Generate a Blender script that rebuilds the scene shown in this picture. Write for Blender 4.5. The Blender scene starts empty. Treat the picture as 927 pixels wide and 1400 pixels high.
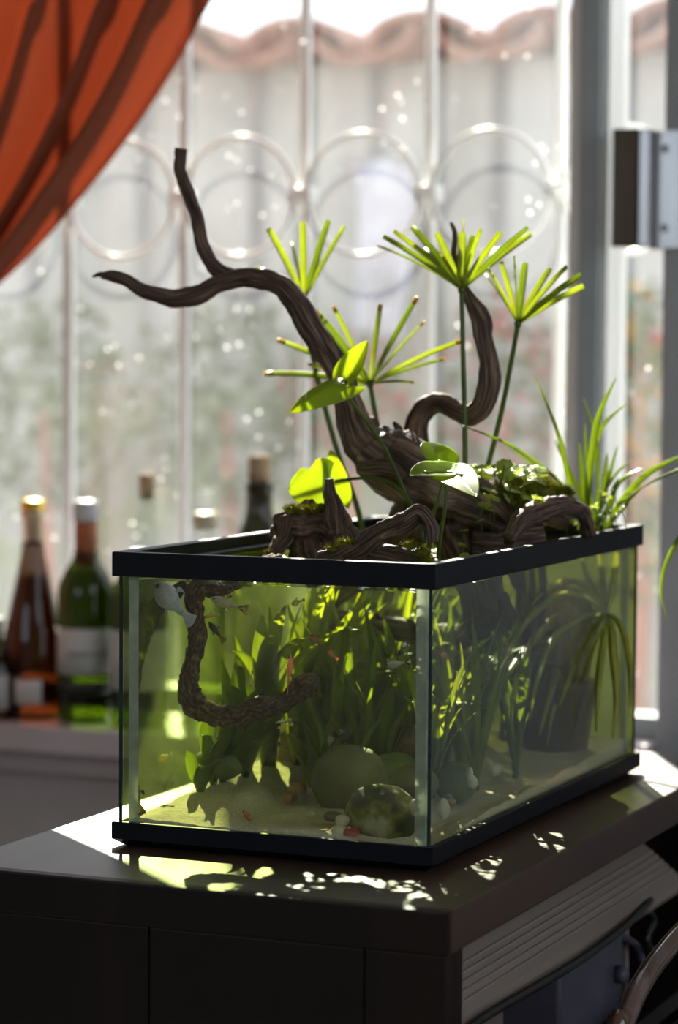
import bpy, bmesh, math, random
from mathutils import Vector, Matrix, noise
random.seed(7)
R_ = math.radians
sc = bpy.context.scene
col = sc.collection
T = 0.62                       # height of the cabinet top above the floor

# ------------------------------------------------------------------ camera
F_PX, YAW, PITCH, ROLL = 3630.0, .4015, .0578, .007
CAM = Vector((.7915, -2.0712, .4335 + T))
FW = Vector((-math.sin(YAW)*math.cos(PITCH), math.cos(YAW)*math.cos(PITCH), -math.sin(PITCH)))
r0 = Vector((math.cos(YAW), math.sin(YAW), 0)); u0 = r0.cross(FW)
RT = math.cos(ROLL)*r0 + math.sin(ROLL)*u0
UP = -math.sin(ROLL)*r0 + math.cos(ROLL)*u0
cd = bpy.data.cameras.new('camera'); cam = bpy.data.objects.new('camera', cd); col.objects.link(cam)
cam.matrix_world = Matrix(((RT.x, UP.x, -FW.x, CAM.x), (RT.y, UP.y, -FW.y, CAM.y), (RT.z, UP.z, -FW.z, CAM.z), (0, 0, 0, 1)))
cd.sensor_fit = 'HORIZONTAL'; cd.sensor_width = 24.0; cd.lens = 24.0*F_PX/927
cd.clip_start = .05; cd.clip_end = 60
cd.dof.use_dof = True; cd.dof.focus_distance = 2.36; cd.dof.aperture_fstop = 4.0
sc.camera = cam

# ------------------------------------------------------------------ world, sun, exposure
w = bpy.data.worlds.new('world'); sc.world = w; w.use_nodes = True
bg = w.node_tree.nodes['Background']; bg.inputs[0].default_value = (.80, .90, 1.0, 1); bg.inputs[1].default_value = 1.35
SUN_AZ, SUN_EL = R_(28), R_(32)
to_sun = Vector((-math.sin(SUN_AZ)*math.cos(SUN_EL), math.cos(SUN_AZ)*math.cos(SUN_EL), math.sin(SUN_EL)))
sd = bpy.data.lights.new('sun', 'SUN'); sd.energy = 12.0; sd.angle = R_(.6); sd.color = (1, .93, .80)
so = bpy.data.objects.new('sun', sd); col.objects.link(so); so.rotation_euler = to_sun.to_track_quat('Z', 'Y').to_euler()
so.location = to_sun*8
vs = sc.view_settings
vs.view_transform = 'Standard'; vs.look = 'None'; vs.exposure = 0.72; vs.gamma = 1.0; vs.use_curve_mapping = False
cy = sc.cycles
cy.max_bounces = 8; cy.transparent_max_bounces = 40; cy.diffuse_bounces = 6; cy.glossy_bounces = 4
cy.transmission_bounces = 4; cy.volume_bounces = 0; cy.sample_clamp_indirect = 6.0; cy.caustics_reflective = False; cy.caustics_refractive = False

# ------------------------------------------------------------------ placing helpers: a sight line met with a real plane
def ray(x, y): return FW + RT*((x-463.5)/F_PX) + UP*((700-y)/F_PX)
def on(x, y, ax, c):
    d = ray(x, y); return CAM + d*((c-CAM[ax])/d[ax])
def PX(x, y, X): return on(x, y, 0, X)
def PY(x, y, Y): return on(x, y, 1, Y)
def PZ(x, y, z): return on(x, y, 2, z+T)
def lerp(a, b, t): return a+(b-a)*t

# ------------------------------------------------------------------ mesh helpers
class MB:
    def __init__(s): s.v = []; s.f = []; s.uv = {}
    def add(s, vs_, fs, uvs=None):
        o = len(s.v); s.v += [Vector(p) for p in vs_]
        for i, f in enumerate(fs):
            if uvs: s.uv[len(s.f)] = [uvs[k] for k in f]
            s.f.append([k+o for k in f])
        return s
    def box(s, x0, x1, y0, y1, z0, z1, bev=0):
        if bev <= 0:
            p = [(x, y, z) for z in (z0, z1) for y in (y0, y1) for x in (x0, x1)]
            return s.add(p, [(0, 2, 3, 1), (4, 5, 7, 6), (0, 1, 5, 4), (2, 6, 7, 3), (0, 4, 6, 2), (1, 3, 7, 5)])
        bm = bmesh.new(); bmesh.ops.create_cube(bm, size=1)
        for v in bm.verts:
            v.co = Vector(((x0+x1)/2+v.co.x*(x1-x0), (y0+y1)/2+v.co.y*(y1-y0), (z0+z1)/2+v.co.z*(z1-z0)))
        bmesh.ops.bevel(bm, geom=list(bm.edges), offset=bev, segments=2, affect='EDGES', profile=.6)
        bm.verts.index_update()
        s.add([v.co.copy() for v in bm.verts], [[v.index for v in f.verts] for f in bm.faces]); bm.free(); return s
    def lathe(s, prof, c=(0, 0, 0), n=24, ax='z'):
        c = Vector(c); vs_ = []; fs = []
        for (r, h) in prof:
            for i in range(n):
                a = 2*math.pi*i/n; q = (r*math.cos(a), r*math.sin(a), h)
                if ax == 'x': q = (h, q[0], q[1])
                if ax == 'y': q = (q[0], h, q[1])
                vs_.append(c+Vector(q))
        for j in range(len(prof)-1):
            for i in range(n):
                k = (i+1) % n; fs.append((j*n+i, j*n+k, (j+1)*n+k, (j+1)*n+i))
        fs.append(tuple(range(n-1, -1, -1))); m = (len(prof)-1)*n; fs.append(tuple(range(m, m+n)))
        return s.add(vs_, fs)
    def tube(s, path, rad, n=10, groove=0., lump=0., seed=0, flat=1., cap=True, crust=0.):
        N = len(path); rings = []; uvs = []; up = None; dist = 0
        for i, p in enumerate(path):
            t = (path[min(i+1, N-1)]-path[max(i-1, 0)]).normalized()
            if up is None:
                up = t.cross(Vector((.3, .9, .2))).normalized()
            up = (up-t*up.dot(t)).normalized(); b = t.cross(up)
            if i: dist += (p-path[i-1]).length
            r = rad[i] if isinstance(rad, (list, tuple)) else rad
            for k in range(n):
                a = 2*math.pi*k/n
                g = 1.
                if groove: g += groove*noise.noise(Vector((math.cos(a)*3.2+seed*7, math.sin(a)*3.2, dist*6)))
                if lump: g += lump*noise.noise(Vector((math.cos(a)*1.1+seed*3.7, math.sin(a)*1.1+5, dist*45)))
                if crust: g += crust*(noise.noise(Vector((math.cos(a)*2.5+seed, math.sin(a)*2.5, dist*170)))+.6*noise.noise(Vector((math.cos(a)*6+seed, math.sin(a)*6, dist*420))))
                rings.append(p+(up*math.cos(a)*flat+b*math.sin(a))*r*g); uvs.append((k/n, dist*10))
        fs = [(i*n+k, i*n+(k+1) % n, (i+1)*n+(k+1) % n, (i+1)*n+k) for i in range(N-1) for k in range(n)]
        if cap: fs += [tuple(range(n-1, -1, -1)), tuple(range((N-1)*n, N*n))]
        return s.add(rings, fs, uvs)
    def ribbon(s, path, wid, side, th=.0006, fold=.12):
        N = len(path); vs_ = []
        for i, p in enumerate(path):
            t = (path[min(i+1, N-1)]-path[max(i-1, 0)]).normalized()
            sd_ = (side-t*side.dot(t)).normalized(); nn = t.cross(sd_)
            wv = wid[i]*.5; vs_ += [p-sd_*wv, p-nn*(fold*wv-th), p+sd_*wv, p-nn*(fold*wv+th)]
        fs = [(i*4+k, i*4+(k+1) % 4, i*4+4+(k+1) % 4, i*4+4+k) for i in range(N-1) for k in range(4)]
        fs += [(3, 2, 1, 0), (4*N-4, 4*N-3, 4*N-2, 4*N-1)]
        return s.add(vs_, fs)
    def blob(s, c, rx, ry, rz, seed=0, amp=.12, sub=3, fr=1.3, rot=0, flatb=0):
        bm = bmesh.new(); bmesh.ops.create_icosphere(bm, subdivisions=sub, radius=1); c = Vector(c); vs_ = []
        ca, sa = math.cos(rot), math.sin(rot)
        for v in bm.verts:
            d = v.co.normalized(); g = 1+amp*noise.noise(d*fr+Vector((seed*3.1, seed*1.7, 9)))+amp*.4*noise.noise(d*fr*3+Vector((seed, 4, 2)))
            q = Vector((d.x*rx*g, d.y*ry*g, d.z*rz*g)); q = Vector((q.x*ca-q.y*sa, q.x*sa+q.y*ca, q.z))
            if flatb and q.z < -rz*flatb: q.z = -rz*flatb
            vs_.append(c+q)
        bm.verts.index_update(); fs = [[v.index for v in f.verts] for f in bm.faces]; bm.free(); return s.add(vs_, fs)

def smooth(pts, k=5):
    """Catmull-Rom through points; each point may carry extra numbers (lists)"""
    out = []; n = len(pts)
    for i in range(n-1):
        p0, p1, p2, p3 = pts[max(i-1, 0)], pts[i], pts[i+1], pts[min(i+2, n-1)]
        for j in range(k):
            t = j/k
            out.append(tuple(.5*((2*b)+(-a+c)*t+(2*a-5*b+4*c-d)*t*t+(-a+3*b-3*c+d)*t**3) for a, b, c, d in zip(p0, p1, p2, p3)))
    out.append(tuple(pts[-1])); return out

def worldloc(o):
    v = Vector((0, 0, 0))
    while o: v += o.location; o = o.parent
    return v
def obj(name, mb, mat, parent=None, sm=True, solid=0, loc=None):
    me = bpy.data.meshes.new(name); o = bpy.data.objects.new(name, me); col.objects.link(o)
    if parent is not None:
        base = worldloc(parent); o.parent = parent
    else:
        if loc is None:
            xs = [p.x for p in mb.v]; ys = [p.y for p in mb.v]; zs = [p.z for p in mb.v]
            loc = Vector(((min(xs)+max(xs))/2, (min(ys)+max(ys))/2, min(zs)))
        base = Vector(loc); o.location = base
    me.from_pydata([p-base for p in mb.v], [], mb.f)
    if mb.uv:
        ul = me.uv_layers.new(name='UVMap')
        for p in me.polygons:
            if p.index in mb.uv:
                for li, q in zip(p.loop_indices, mb.uv[p.index]): ul.data[li].uv = q
    me.materials.append(mat)
    if sm:
        for p in me.polygons: p.use_smooth = True
    if solid:
        m = o.modifiers.new('thickness', 'SOLIDIFY'); m.thickness = solid; m.offset = 0
    me.update(); return o
def tag(o, label=None, cat=None, group=None, kind=None):
    if label: o['label'] = label
    if cat: o['category'] = cat
    if group: o['group'] = group
    if kind: o['kind'] = kind
    return o
def thing(name, label, cat, loc, group=None, kind=None):
    o = bpy.data.objects.new(name, None); col.objects.link(o); o.location = loc; o.empty_display_size = .02
    return tag(o, label, cat, group, kind)

# ------------------------------------------------------------------ materials
def newmat(name):
    m = bpy.data.materials.new(name); m.use_nodes = True; nt = m.node_tree; nt.nodes.clear()
    out = nt.nodes.new('ShaderNodeOutputMaterial'); return m, nt, out
def nd(nt, typ, **kw):
    n = nt.nodes.new(typ)
    for k, v in kw.items():
        if k in n.inputs.keys() if hasattr(n.inputs, 'keys') else False: n.inputs[k].default_value = v
        else: setattr(n, k, v)
    return n
def c4(c): return (c[0], c[1], c[2], 1)
def coords(nt, scale=(1, 1, 1), src='Object'):
    tc = nt.nodes.new('ShaderNodeTexCoord'); mp = nt.nodes.new('ShaderNodeMapping')
    mp.inputs['Scale'].default_value = scale
    if src == 'World':
        g = nt.nodes.new('ShaderNodeNewGeometry'); nt.links.new(g.outputs['Position'], mp.inputs[0])
    else: nt.links.new(tc.outputs[src], mp.inputs[0])
    return mp.outputs[0]
def noise_ramp(nt, vec, scale, stops, detail=4, rough=.55, dist=0.):
    n = nt.nodes.new('ShaderNodeTexNoise'); n.inputs['Scale'].default_value = scale; n.inputs['Detail'].default_value = detail
    n.inputs['Roughness'].default_value = rough; n.inputs['Distortion'].default_value = dist; nt.links.new(vec, n.inputs['Vector'])
    r = nt.nodes.new('ShaderNodeValToRGB'); e = r.color_ramp.elements
    while len(e) > 1: e.remove(e[0])
    e[0].position = stops[0][0]; e[0].color = c4(stops[0][1])
    for p, c in stops[1:]:
        q = e.new(p); q.color = c4(c)
    nt.links.new(n.outputs['Fac'], r.inputs[0]); return n.outputs['Fac'], r.outputs[0]
def bump(nt, h, strength=.3, dist=.002):
    b = nt.nodes.new('ShaderNodeBump'); b.inputs['Strength'].default_value = strength; b.inputs['Distance'].default_value = dist
    nt.links.new(h, b.inputs['Height']); return b.outputs[0]
def pmat(name, stops, scale=20, rough=.5, sc3=(1, 1, 1), src='Object', bmp=0, bdist=.002, bscale=None, metallic=0, spec=.5, detail=4, dist=0., coat=0):
    m, nt, out = newmat(name); v = coords(nt, sc3, src)
    p = nt.nodes.new('ShaderNodeBsdfPrincipled'); p.inputs['Roughness'].default_value = rough; p.inputs['Metallic'].default_value = metallic
    p.inputs['Specular IOR Level'].default_value = spec; p.inputs['Coat Weight'].default_value = coat
    if not isinstance(stops[0], (list, tuple)): stops = [(0.3, [c*.88 for c in stops]), (.7, [min(1, c*1.1) for c in stops])]
    fac, c = noise_ramp(nt, v, scale, stops, detail, .55, dist); nt.links.new(c, p.inputs['Base Color'])
    if bmp:
        if bscale:
            fac, _ = noise_ramp(nt, v, bscale, [(0, (0, 0, 0)), (1, (1, 1, 1))], 5)
        nt.links.new(bump(nt, fac, bmp, bdist), p.inputs['Normal'])
    nt.links.new(p.outputs[0], out.inputs[0]); return m
def leafmat(name, c, tc=None, trans=.5, rough=.35, scale=30, tipcol=None):
    m, nt, out = newmat(name); v = coords(nt, (1, 1, 1), 'World')
    tc = tc or [min(1, c[0]*1.5), min(1, c[1]*1.4), c[2]*.7]
    _, ca = noise_ramp(nt, v, scale, [(.3, [x*.75 for x in c]), (.7, [min(1, x*1.2) for x in c])])
    _, cb = noise_ramp(nt, v, scale, [(.3, [x*.8 for x in tc]), (.7, [min(1, x*1.1) for x in tc])])
    p = nt.nodes.new('ShaderNodeBsdfPrincipled'); p.inputs['Roughness'].default_value = rough; p.inputs['Specular IOR Level'].default_value = .5
    t = nt.nodes.new('ShaderNodeBsdfTranslucent'); mx = nt.nodes.new('ShaderNodeMixShader'); mx.inputs[0].default_value = trans
    nt.links.new(ca, p.inputs['Base Color']); nt.links.new(cb, t.inputs['Color'])
    nt.links.new(p.outputs[0], mx.inputs[1]); nt.links.new(t.outputs[0], mx.inputs[2]); nt.links.new(mx.outputs[0], out.inputs[0]); return m
def fres(nt, ior):
    g = nt.nodes.new('ShaderNodeNewGeometry'); mi = nt.nodes.new('ShaderNodeMix'); mi.data_type = 'FLOAT'
    mi.inputs[2].default_value = ior; mi.inputs[3].default_value = 1/ior
    nt.links.new(g.outputs['Backfacing'], mi.inputs[0]); f = nt.nodes.new('ShaderNodeFresnel'); nt.links.new(mi.outputs[0], f.inputs['IOR']); return f.outputs[0]
def glassmat(name, tint=(.97, 1, .98), ior=1.45, rough=0., film=None):
    """clear pane; film = (colour, amount, scale): tinted film or dust that scatters light through"""
    m, nt, out = newmat(name)
    tr = nt.nodes.new('ShaderNodeBsdfTransparent'); tr.inputs[0].default_value = c4(tint); cur = tr.outputs[0]
    if film:
        colr, stops, scale, sc3 = film
        tl = nt.nodes.new('ShaderNodeBsdfTranslucent'); tl.inputs[0].default_value = c4(colr)
        df = nt.nodes.new('ShaderNodeBsdfDiffuse'); df.inputs[0].default_value = c4(colr)
        md = nt.nodes.new('ShaderNodeMixShader'); md.inputs[0].default_value = .3; nt.links.new(tl.outputs[0], md.inputs[1]); nt.links.new(df.outputs[0], md.inputs[2])
        _, a = noise_ramp(nt, coords(nt, sc3, 'World'), scale, stops, 6, .6)
        mx = nt.nodes.new('ShaderNodeMixShader'); nt.links.new(a, mx.inputs[0]); nt.links.new(cur, mx.inputs[1]); nt.links.new(md.outputs[0], mx.inputs[2]); cur = mx.outputs[0]
    gl = nt.nodes.new('ShaderNodeBsdfGlossy'); gl.inputs['Roughness'].default_value = rough; gl.inputs[0].default_value = (1, 1, 1, 1)
    mx = nt.nodes.new('ShaderNodeMixShader'); nt.links.new(fres(nt, ior), mx.inputs[0]); nt.links.new(cur, mx.inputs[1]); nt.links.new(gl.outputs[0], mx.inputs[2])
    nt.links.new(mx.outputs[0], out.inputs[0]); return m

M = {}
M['wood_dark'] = pmat('cabinet_wood', [(.25, (.006, .004, .004)), (.5, (.010, .007, .006)), (.75, (.026, .011, .007))], 9, .42, (1, 1, .07), 'World', .25, .0006, 60, spec=.3)
M['wood_top'] = pmat('cabinet_top_wood', [(.25, (.020, .011, .008)), (.5, (.045, .023, .015)), (.75, (.095, .048, .028))], 14, .40, (1, .09, 1), 'World', .25, .0005, 70, spec=.6)
M['rim'] = pmat('black_plastic', [(.3, (.004, .005, .009)), (.7, (.007, .008, .013))], 40, .42, src='World', bmp=.08, bscale=300, bdist=.0003, spec=.18)
M['glass'] = glassmat('tank_glass', (.95, .985, .96), 1.50, 0, ((.75, .78, .70), [(.55, (0, 0, 0)), (.72, (.012, .012, .012)), (.9, (.06, .06, .06))], 14, (3, 3, .7)))
M['algae'] = glassmat('glow_film_glass', (.80, .85, .56), 1.33, 0, ((.28, .34, .07), [(.35, (.05, .05, .05)), (.7, (.30, .30, .30))], 16, (1, 1, .8)))  # invented green film, put in to give a glowing backdrop
M['dark_film'] = glassmat('dark_film_glass', (.55, .58, .32), 1.33, 0, ((.16, .18, .04), [(.3, (.35, .35, .35)), (.7, (.8, .8, .8))], 9, (1, 1, .8)))  # invented dark film, put in to give a dark backdrop
M['glass_edge'] = pmat('glass_edge', [(.3, (.006, .022, .018)), (.7, (.012, .04, .032))], 30, .12, spec=.8)
M['silicone'] = leafmat('silicone', (.62, .66, .58), (.85, .88, .74), .45, .25, 60)
M['sand'] = pmat('sand', [(.3, (.52, .43, .25)), (.6, (.74, .64, .40)), (.8, (.86, .77, .54))], 420, .9, src='World', bmp=.6, bdist=.0012, bscale=260)
M['driftwood'] = pmat('driftwood', [(.3, (.022, .014, .011)), (.46, (.075, .045, .034)), (.58, (.19, .12, .088)), (.75, (.42, .30, .22))], 5.0, .62, (6, .45, 1), 'UV', .9, .0025, 9, spec=.35)
M['driftwood_crust'] = pmat('driftwood_bark', [(.3, (.02, .011, .006)), (.46, (.09, .048, .018)), (.58, (.24, .14, .05)), (.75, (.55, .38, .16))], 5.0, .8, (4, 3, 1), 'UV', 1.0, .003, 12)
M['driftwood_sunlit'] = pmat('driftwood_sun_gold', [(.3, (.03, .015, .006)), (.5, (.10, .05, .015)), (.7, (.28, .15, .04))], 5.0, .7, (6, .8, 1), 'UV', .9, .003, 9)  # brown wood with the gold of sunlight put into its colour
M['moss'] = leafmat('moss', (.17, .18, .018), (.50, .48, .03), .45, .8, 160)
M['leaf_sedge'] = leafmat('sedge_leaf', (.34, .43, .07), (.68, .75, .13), .60, .28, 25)
M['leaf_sedge_deep'] = leafmat('sedge_leaf_deep', (.24, .32, .05), (.50, .60, .09), .55, .3, 25)
M['leaf_tip'] = leafmat('yellow_tip', (.80, .46, .04), (1.0, .68, .06), .6, .4, 40)
M['stem_green'] = leafmat('green_stem', (.08, .13, .015), (.14, .22, .02), .25, .35, 60)
M['leaf_arrow'] = leafmat('broad_leaf', (.26, .38, .04), (.74, .84, .09), .62, .25, 18)
M['leaf_penny'] = leafmat('pennywort_leaf', (.48, .60, .22), (.86, .95, .36), .6, .35, 90)
M['leaf_spider'] = leafmat('spider_leaf', (.20, .30, .04), (.50, .60, .08), .55, .25, 40)
M['leaf_spider_lifted'] = leafmat('spider_leaf_submerged', (.46, .48, .10), (.80, .80, .16), .5, .3, 40)  # lighter copy of the spider leaf colour, making up for shade under water
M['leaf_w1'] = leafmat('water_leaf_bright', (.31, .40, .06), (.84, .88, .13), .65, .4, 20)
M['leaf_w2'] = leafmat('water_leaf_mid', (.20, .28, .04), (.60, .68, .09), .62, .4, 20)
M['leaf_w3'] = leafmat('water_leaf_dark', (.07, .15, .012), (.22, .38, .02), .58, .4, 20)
M['stone_olive'] = pmat('stone_olive', [(.3, (.10, .095, .022)), (.6, (.17, .16, .045)), (.8, (.26, .24, .08))], 26, .75, src='World', bmp=.3, bdist=.001, bscale=90)
M['stone_green'] = pmat('stone_mossy', [(.3, (.03, .05, .008)), (.5, (.10, .13, .018)), (.7, (.22, .24, .06))], 40, .85, src='World', bmp=.8, bdist=.002, bscale=120)
M['stone_mixed'] = pmat('stone_patchy', [(.30, (.022, .016, .010)), (.42, (.06, .075, .010)), (.50, (.22, .20, .03)), (.60, (.44, .42, .24)), (.8, (.60, .60, .46))], 30, .8, src='World', bmp=.7, bdist=.0015, bscale=90)
M['stone_brown'] = pmat('stone_brown', [(.3, (.13, .085, .03)), (.7, (.30, .20, .08))], 30, .8, src='World', bmp=.4, bdist=.001, bscale=80)
M['pebble_cream'] = pmat('pebble_cream', [(.3, (.48, .42, .22)), (.7, (.80, .74, .50))], 40, .5, src='World')
M['pebble_orange'] = pmat('pebble_orange', [(.3, (.34, .17, .04)), (.7, (.55, .32, .10))], 40, .5, src='World')
M['pebble_red'] = pmat('pebble_red', [(.3, (.30, .05, .03)), (.7, (.50, .12, .06))], 40, .5, src='World')
M['pebble_grey'] = pmat('pebble_grey', [(.3, (.10, .10, .08)), (.7, (.22, .21, .16))], 40, .5, src='World')
M['pot'] = pmat('dark_pot', [(.3, (.055, .020, .013)), (.7, (.11, .042, .026))], 20, .5, src='World', bmp=.2, bscale=80)
M['roots'] = pmat('roots', [(.3, (.14, .09, .03)), (.7, (.36, .25, .09))], 60, .9, (3, 3, .5), 'World', .9, .003, 90)
M['white'] = pmat('white_paint', [(.3, (.84, .84, .82)), (.7, (.90, .90, .88))], 12, .35, src='World', bmp=.1, bscale=60)
M['frame_grey'] = pmat('grey_frame', [(.3, (.30, .34, .36)), (.7, (.37, .41, .43))], 6, .35, src='World', spec=.5)
M['door_grey'] = pmat('grey_door', [(.3, (.34, .35, .37)), (.7, (.42, .43, .45))], 5, .4, src='World')
M['steel'] = pmat('brushed_steel', [(.3, (.45, .45, .47)), (.7, (.60, .60, .62))], 30, .28, (1, 1, .1), 'World', metallic=1)
M['brass_brown'] = pmat('dark_bronze', [(.3, (.035, .022, .008)), (.7, (.09, .06, .02))], 18, .35, (1, 1, .1), 'World', metallic=.3)
M['plaster'] = pmat('plaster_wall', [(.3, (.70, .64, .63)), (.7, (.78, .72, .71))], 5, .9, src='World', bmp=.2, bscale=60)
M['room'] = pmat('room_paint', [(.3, (.66, .63, .61)), (.7, (.72, .69, .67))], 3, .9, src='World')
M['sill'] = pmat('sill_paint', [(.3, (.72, .64, .68)), (.7, (.80, .72, .76))], 8, .5, src='World')
M['floor'] = pmat('floor_tile', [(.3, (.06, .045, .035)), (.7, (.10, .075, .055))], 4, .4, src='World')
M['ceiling'] = pmat('ceiling_paint', [(.3, (.7, .69, .67)), (.7, (.76, .75, .73))], 3, .9, src='World')
M['ground'] = pmat('garden_ground', [(.3, (.16, .13, .09)), (.7, (.30, .26, .19))], 6, .95, src='World', bmp=.5, bscale=30, bdist=.01)
M['tile'] = pmat('roof_tile', [(.25, (.30, .15, .12)), (.5, (.42, .22, .17)), (.75, (.52, .38, .32))], 16, .85, src='World', bmp=.4, bdist=.003)
M['label'] = pmat('paper_label', [(.3, (.66, .67, .66)), (.7, (.74, .75, .74))], 30, .6, src='World')
M['ink'] = pmat('ink', [(.3, (.05, .05, .06)), (.7, (.07, .07, .08))], 30, .6)
M['gold'] = pmat('gold_foil', [(.3, (.60, .38, .05)), (.7, (.85, .58, .12))], 30, .25, metallic=.8)
M['foil_cream'] = pmat('cream_foil', [(.3, (.58, .50, .34)), (.7, (.75, .66, .48))], 30, .35, src='World', metallic=.2)
M['capsule_white'] = pmat('white_capsule', [(.3, (.66, .67, .70)), (.7, (.78, .79, .82))], 30, .3, src='World')
M['capsule_orange'] = leafmat('orange_capsule', (.62, .22, .10), (.90, .36, .16), .35, .3, 30)
M['cork'] = pmat('cork', [(.3, (.34, .23, .13)), (.7, (.56, .42, .27))], 90, .85, src='World', bmp=.4)
M['bottle_brown'] = glassmat('brown_bottle_glass', (.34, .23, .15), 1.5)
M['bottle_green'] = glassmat('green_bottle_glass', (.27, .33, .10), 1.5)
M['bottle_clear'] = glassmat('clear_bottle_glass', (.86, .90, .88), 1.5)
M['bottle_dark'] = glassmat('dark_bottle_glass', (.20, .20, .16), 1.5)
M['wine_brown'] = glassmat('rose_wine', (.40, .26, .15), 1.1)
M['wine_green'] = glassmat('white_wine', (.38, .44, .09), 1.1)
M['black_band'] = pmat('black_band', [(.3, (.02, .02, .025)), (.7, (.04, .04, .045))], 30, .4)
M['hood'] = pmat('taupe_hood', [(.3, (.23, .185, .155)), (.7, (.29, .235, .20))], 9, .42, (1, .1, 1), 'World', spec=.4)
M['cable'] = pmat('black_cable', [(.3, (.008, .008, .008)), (.7, (.014, .014, .014))], 20, .35)
M['device'] = pmat('grey_device', [(.3, (.07, .065, .095)), (.7, (.10, .095, .13))], 20, .4, src='World')
M['bentwood'] = pmat('bent_tube', [(.3, (.05, .022, .012)), (.55, (.11, .055, .032)), (.75, (.20, .16, .18))], 12, .15, (1, 1, 1), 'World', spec=.7, coat=.6)
M['eye'] = pmat('fish_eye', [(.3, (.01, .01, .01)), (.7, (.02, .02, .02))], 20, .1)
def fishmat(n, c, tc=None): return leafmat(n, c, tc or c, .35, .3, 240)
M['f_silver'] = fishmat('fish_silver', (.72, .66, .44)); M['f_yellow'] = fishmat('fish_yellow', (.80, .62, .10), (.9, .7, .12))
M['f_orange'] = fishmat('fish_orange', (.88, .40, .20), (.95, .42, .18)); M['f_white'] = fishmat('fish_white', (.85, .85, .88), (.9, .9, .92))
M['f_dark'] = fishmat('fish_dark', (.05, .045, .02), (.10, .09, .03)); M['f_brown'] = fishmat('fish_brown', (.32, .20, .08), (.5, .3, .1))
M['f_spot'] = pmat('fish_spotted', [(.46, (.02, .02, .02)), (.54, (.75, .75, .68))], 420, .4, src='World')
M['f_ybk'] = pmat('fish_yellow_black', [(.46, (.03, .025, .01)), (.54, (.65, .48, .06))], 330, .4, src='World')

# water: clear with a green-gold haze
def watermat():
    m, nt, out = newmat('aquarium_water')
    tr = nt.nodes.new('ShaderNodeBsdfTransparent'); gl = nt.nodes.new('ShaderNodeBsdfGlossy'); gl.inputs['Roughness'].default_value = .02
    fac, _ = noise_ramp(nt, coords(nt, (1, 1, 1), 'World'), 45, [(0, (0, 0, 0)), (1, (1, 1, 1))], 2)
    nt.links.new(bump(nt, fac, .12, .002), gl.inputs['Normal'])
    mx = nt.nodes.new('ShaderNodeMixShader'); nt.links.new(fres(nt, 1.33), mx.inputs[0]); nt.links.new(tr.outputs[0], mx.inputs[1]); nt.links.new(gl.outputs[0], mx.inputs[2])
    nt.links.new(mx.outputs[0], out.inputs[0])
    vsn = nt.nodes.new('ShaderNodeVolumeScatter'); vsn.inputs['Color'].default_value = (.92, .90, .45, 1); vsn.inputs['Density'].default_value = .11; vsn.inputs['Anisotropy'].default_value = .45
    va = nt.nodes.new('ShaderNodeVolumeAbsorption'); va.inputs['Color'].default_value = (.78, .84, .22, 1); va.inputs['Density'].default_value = 1.1
    ad = nt.nodes.new('ShaderNodeAddShader'); nt.links.new(vsn.outputs[0], ad.inputs[0]); nt.links.new(va.outputs[0], ad.inputs[1]); nt.links.new(ad.outputs[0], out.inputs['Volume'])
    return m
M['water'] = watermat()

# window glass with sunlit dust
def dustyglass():
    m, nt, out = newmat('dusty_window_glass')
    tr = nt.nodes.new('ShaderNodeBsdfTransparent'); tr.inputs[0].default_value = (.97, .98, .98, 1)
    tl = nt.nodes.new('ShaderNodeBsdfTranslucent'); tl.inputs[0].default_value = (.92, .92, .92, 1)
    v = coords(nt, (1, 1, 1), 'World'); v2 = coords(nt, (1, 1, .25), 'World')
    _, a = noise_ramp(nt, v2, 5, [(.3, (.010, .010, .010)), (.7, (.040, .040, .040))], 6, .65)
    vo = nt.nodes.new('ShaderNodeTexVoronoi'); vo.inputs['Scale'].default_value = 42; nt.links.new(v, vo.inputs['Vector'])
    rp = nt.nodes.new('ShaderNodeValToRGB'); rp.color_ramp.elements[0].position = .05; rp.color_ramp.elements[0].color = (1, 1, 1, 1); rp.color_ramp.elements[1].position = .12; rp.color_ramp.elements[1].color = (0, 0, 0, 1)
    nt.links.new(vo.outputs['Distance'], rp.inputs[0])
    _, b = noise_ramp(nt, v, 7, [(.5, (0, 0, 0)), (.62, (.8, .8, .8))], 3)
    mu = nt.nodes.new('ShaderNodeMath'); mu.operation = 'MULTIPLY'; nt.links.new(rp.outputs[0], mu.inputs[0]); nt.links.new(b, mu.inputs[1])
    ad = nt.nodes.new('ShaderNodeMath'); ad.operation = 'ADD'; ad.use_clamp = True; nt.links.new(a, ad.inputs[0]); nt.links.new(mu.outputs[0], ad.inputs[1])
    mx = nt.nodes.new('ShaderNodeMixShader'); nt.links.new(ad.outputs[0], mx.inputs[0]); nt.links.new(tr.outputs[0], mx.inputs[1]); nt.links.new(tl.outputs[0], mx.inputs[2])
    gl = nt.nodes.new('ShaderNodeBsdfGlossy'); gl.inputs['Roughness'].default_value = .0
    m2 = nt.nodes.new('ShaderNodeMixShader'); nt.links.new(fres(nt, 1.45), m2.inputs[0]); nt.links.new(mx.outputs[0], m2.inputs[1]); nt.links.new(gl.outputs[0], m2.inputs[2])
    nt.links.new(m2.outputs[0], out.inputs[0]); return m
M['window_glass'] = dustyglass()

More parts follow.
